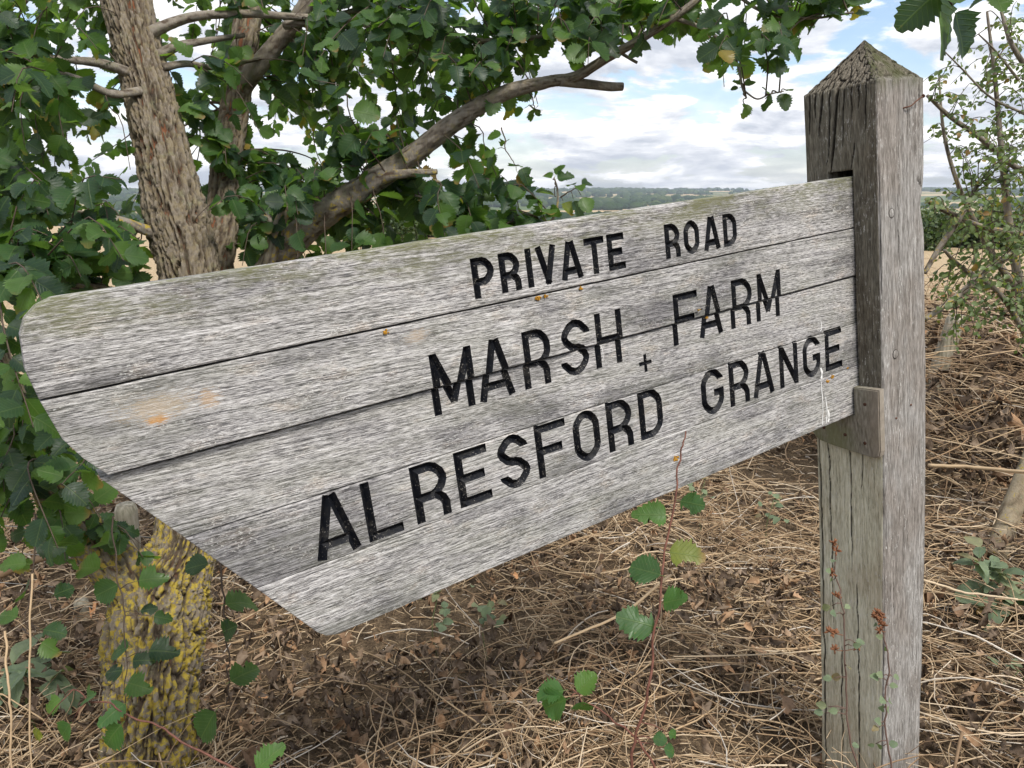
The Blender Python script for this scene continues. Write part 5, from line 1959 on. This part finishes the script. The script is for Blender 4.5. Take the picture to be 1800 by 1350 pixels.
def build_plants():
    t = plant('elm_sucker', (1030, 1990, 1.10), 'tall reddish elm sucker with ragged green leaves in front of the lower plank', 'shoot')
    stem_and_leaves(t, [(1030, 1995, 1.10), (1065, 1650, 1.08), (1103, 1380, 1.06), (1122, 1280, 1.05), (1142, 1180, 1.05), (1158, 1070, 1.05), (1172, 960, 1.06), (1188, 850, 1.07), (1198, 800, 1.08), (1206, 757, 1.08)],
                    [(1145, 903, 60), (1215, 884, 50), (1134, 1003, 62), (1207, 973, 64), (1118, 1092, 74), (1186, 1055, 52), (1160, 1300, 26), (1185, 1292, 26), (1178, 1320, 30)],
                    M['red_stem'], ELM, 'sucker_leaf', M['sucker_leaf'], (0.0025, 0.0010), 301, 0.9)
    t = plant('elm_sucker', (1200, 1980, 1.08), 'short leaning elm sucker with yellow rimmed leaves low under the board', 'shoot')
    stem_and_leaves(t, [(1200, 1980, 1.08), (1185, 1600, 1.06), (1150, 1350, 1.05), (1105, 1290, 1.05), (1055, 1246, 1.05), (1012, 1222, 1.05)],
                    [(966, 1218, 54), (974, 1238, 62), (1031, 1200, 48), (1022, 1250, 54)], M['red_stem'], ELM, 'sucker_leaf', M['sucker_leaf'], (0.0022, 0.0009), 302, 0.9)
    t = plant('elm_sucker', (520, 1960, 1.16), 'arching red elm sucker crossing the foot of the elm trunk', 'shoot')
    stem_and_leaves(t, [(520, 1960, 1.16), (500, 1600, 1.15), (450, 1400, 1.15), (400, 1345, 1.15), (330, 1308, 1.15), (260, 1272, 1.15), (190, 1240, 1.15), (130, 1215, 1.15)],
                    [(155, 1222, 40), (112, 1286, 46), (88, 1240, 42), (196, 1252, 52), (192, 1298, 68), (62, 1292, 34), (470, 1332, 60)], M['red_stem'], ELM, 'sucker_leaf', M['sucker_leaf'], (0.0026, 0.0010), 303, 0.9)
    # wild basil in front of the post
    for i, (st, lv, hd) in enumerate((
            ([(1520, 1960, 1.26), (1512, 1500, 1.24), (1504, 1350, 1.22), (1488, 1275, 1.22), (1484, 1160, 1.22), (1480, 1080, 1.22), (1474, 1040, 1.22), (1466, 960, 1.22)],
             [(1455, 1192, 16), (1470, 1190, 18), (1445, 1240, 18), (1440, 1252, 16), (1466, 1250, 16), (1485, 1262, 16), (1512, 1128, 16), (1505, 1135, 14), (1452, 1068, 18), (1466, 1078, 16), (1490, 1066, 14), (1460, 1020, 12), (1492, 1172, 14), (1457, 1003, 12), (1465, 985, 12), (1504, 1310, 14)],
             [(1466, 955), (1470, 968), (1462, 1008), (1470, 1048), (1465, 1112), (1458, 1110), (1467, 1142), (1508, 1138)]),
            ([(1580, 1960, 1.27), (1568, 1500, 1.25), (1563, 1350, 1.24), (1558, 1260, 1.24), (1562, 1180, 1.24), (1558, 1120, 1.24), (1547, 1078, 1.24)],
             [(1540, 1190, 18), (1548, 1186, 16), (1552, 1230, 18), (1566, 1232, 18), (1562, 1248, 18), (1552, 1245, 16), (1545, 1268, 18), (1540, 1280, 14), (1545, 1312, 16), (1570, 1308, 16), (1576, 1190, 14), (1570, 1205, 14), (1548, 1120, 14), (1538, 1098, 12), (1558, 1140, 12), (1532, 1310, 12)],
             [(1545, 1076), (1540, 1084), (1550, 1084), (1546, 1094), (1552, 1100), (1547, 1108), (1540, 1078)]))):
        t = plant('wild_basil', (st[0][0], 1960, 1.26), ('wild basil stalk with round grey leaves against the post left face', 'wild basil stalk with rusty seed head along the post arris')[i], 'plant')
        stem_and_leaves(t, st, lv, M['brown_stem'], ROUND, 'sage_leaf', M['sage_leaf'], (0.0018, 0.0009), 310 + i, 0.8)
        r = np.random.default_rng(50 + i)
        for (px, py) in hd:
            c = at(px, py, 1.22 + 0.02 * i)
            mb = MB()
            sq = spline(np.array([at(*p_) for p_ in st]), 90)
            ws = proj(sq)
            nb = sq[int(np.argmin(np.hypot(ws[:, 0] - px, ws[:, 1] - py - 6)))]
            mb.tube([nb, (nb + c) / 2 - [0, 0, 0.001], c], [0.0007, 0.0006, 0.0006], 5)
            for q in range(9):
                d = unit(r.normal(0, 1, 3) + [0, 0, 0.6])
                mb.tube([c, c + d * 0.005, c + d * 0.009], [0.0010, 0.0016, 0.0008], 5)
            o = link('seed_head', mb.mesh('seed_head', M['seed']), t)
            o.matrix_basis = t.matrix_world.inverted()
    # grey-green broad leaved plants
    r = np.random.default_rng(77)

    def rosette(px, py, d, label, leaves, name='mullein_plant', cat='plant', shapes=LANCE + ROUND, thick=0.004, key='broad_leaf'):
        c = at(px, py, d)
        z = gh(c[0], c[1]).item()
        t = empty(name, (c[0], c[1], z), label=label, cat=cat)
        inv = t.matrix_world.inverted()
        mb = MB()
        mb.tube(spline([(c[0], c[1], z - 0.02), (c[0] - 0.02, c[1], (z + c[2]) / 2), c], 8), thick, 7)
        o = link('stem', mb.mesh('stem', M['green_stem']), t)
        o.matrix_basis = inv
        P, D, N, S = [], [], [], []
        for (dx, dy, dz, ln, az, el) in leaves:
            P.append(c + [dx, dy, dz])
            D.append(unit(np.array([math.cos(az) * math.cos(el), math.sin(az) * math.cos(el), math.sin(el)])))
            N.append(unit(np.array([0, -0.3, 1.0]) + r.normal(0, 0.25, 3)))
            S.append(ln)
        scatter_objects(key, shapes, P, frame(np.array(D), np.array(N)), S, M['sage_leaf'], t)
    lv = []
    for q in range(26):
        f = q / 26
        lv.append((-0.055 + 0.10 * f + r.normal(0, 0.008), r.normal(0, 0.02), 0.085 - 0.12 * f + r.normal(0, 0.012), r.uniform(0.045, 0.08), r.uniform(0, 6.28), r.uniform(0.1, 0.9)))
    for az, ln in ((3.3, 0.13), (3.7, 0.11), (-0.3, 0.16), (0.4, 0.17), (-1.2, 0.15), (-2.2, 0.13), (5.6, 0.19)):
        lv.append((0.04, 0, -0.04, ln, az, 0.15))
    rosette(1745, 1025, 2.35, 'grey green broad leaved plant growing on the litter right of the post', lv)
    lv = [(r.normal(0, 0.03), r.normal(0, 0.03), r.uniform(-0.03, 0.02), r.uniform(0.07, 0.13), r.uniform(0, 6.28), r.uniform(-0.1, 0.7)) for _ in range(15)]
    rosette(52, 1190, 1.95, 'dusty grey green dock rosette left of the elm trunk', lv, 'dock_plant', 'plant', LANCE, 0.003, 'dock_leaf')
    for i, (px, py, d, lab) in enumerate(((1240, 842, 3.1, 'small fresh green weed just below the lower plank edge'), (1360, 880, 2.95, 'low green weed near the post foot behind the sucker'),
                                          (860, 1055, 2.2, 'thin green weed with dull leaves under the middle of the board'), (1790, 1180, 2.0, 'pale wispy weed beside the grey green plant'), (770, 1045, 2.2, 'single leafed green weed under the board'))):
        lv = [(r.normal(0, 0.03), r.normal(0, 0.03), r.uniform(-0.10, 0.03), r.uniform(0.018, 0.035), r.uniform(0, 6.28), r.uniform(-0.3, 0.9)) for _ in range(12)]
        c = at(px, py, d)
        rosette(px, py, d, lab, lv, 'weed', 'weed', ROUND + ELM[:1], 0.0014, 'weed_leaf')


build_plants()


def build_fly():
    s, t, z = -0.428, -0.0225, 0.0052
    loc = B0 + U * s + Vv * t + Nn * z
    e = empty('hoverfly', loc, label='tiny amber hoverfly resting between the carved F and A', cat='insect')
    e.matrix_world = Matrix([[U[0], Vv[0], Nn[0], loc[0]], [U[1], Vv[1], Nn[1], loc[1]], [U[2], Vv[2], Nn[2], loc[2]], [0, 0, 0, 1]])
    mb = MB()
    xs = np.linspace(-0.0055, 0.0015, 10)
    mb.tube([(x, 0.0004 * math.sin(x * 300), 0.0026) for x in xs], [0.0004, 0.0011, 0.0016, 0.0018, 0.0019, 0.0018, 0.0016, 0.0013, 0.0015, 0.0009], 10)
    link('abdomen', mb.mesh('abdomen', M['fly']), e)
    mb = MB()
    mb.tube([(x, 0, 0.0028) for x in np.linspace(0.001, 0.0062, 9)], [0.0008, 0.0016, 0.0018, 0.0017, 0.0009, 0.0014, 0.0015, 0.0012, 0.0004], 10)
    link('thorax', mb.mesh('thorax', M['fly_dark']), e)
    for sd in (-1, 1):
        mb = MB()
        mb.add([(0.002, sd * 0.001, 0.0042), (-0.001, sd * 0.0035, 0.0044), (-0.006, sd * 0.0045, 0.0040), (-0.0065, sd * 0.0028, 0.0040), (-0.002, sd * 0.0010, 0.0043)], None, None)
        mb.T.append(np.array([[0, 1, 4], [1, 2, 3], [1, 3, 4]]))
        link('wing', mb.mesh('wing', M['wing']), e)
        for q in range(3):
            mb = MB()
            x = 0.001 + q * 0.0015
            mb.tube([(x, sd * 0.001, 0.0022), (x + (q - 1) * 0.001, sd * 0.003, 0.0026), (x + (q - 1) * 0.002, sd * 0.0045, -0.0016)], 0.0002, 4)
            link('leg', mb.mesh('leg', M['fly_dark']), e)


build_fly()


# ------------------------------------------------------------------ summer haze
def build_haze():
    k = MK('haze')
    v = k.n('ShaderNodeVolumePrincipled', {'Color': (0.80, 0.88, 1.0, 1), 'Density': HAZE, 'Anisotropy': 0.2})
    k.nt.links.new(v.outputs[0], k.out.inputs['Volume'])
    mb = MB()
    mb.box((-5200, -5200, -40), (5200, 5200, 60))
    o = link('haze', mb.mesh('haze', k.m, False), kind='stuff', label='thin pale summer haze lying over the whole valley', cat='haze')
    o.display_type = 'WIRE'


HAZE = 1.9e-4
build_haze()
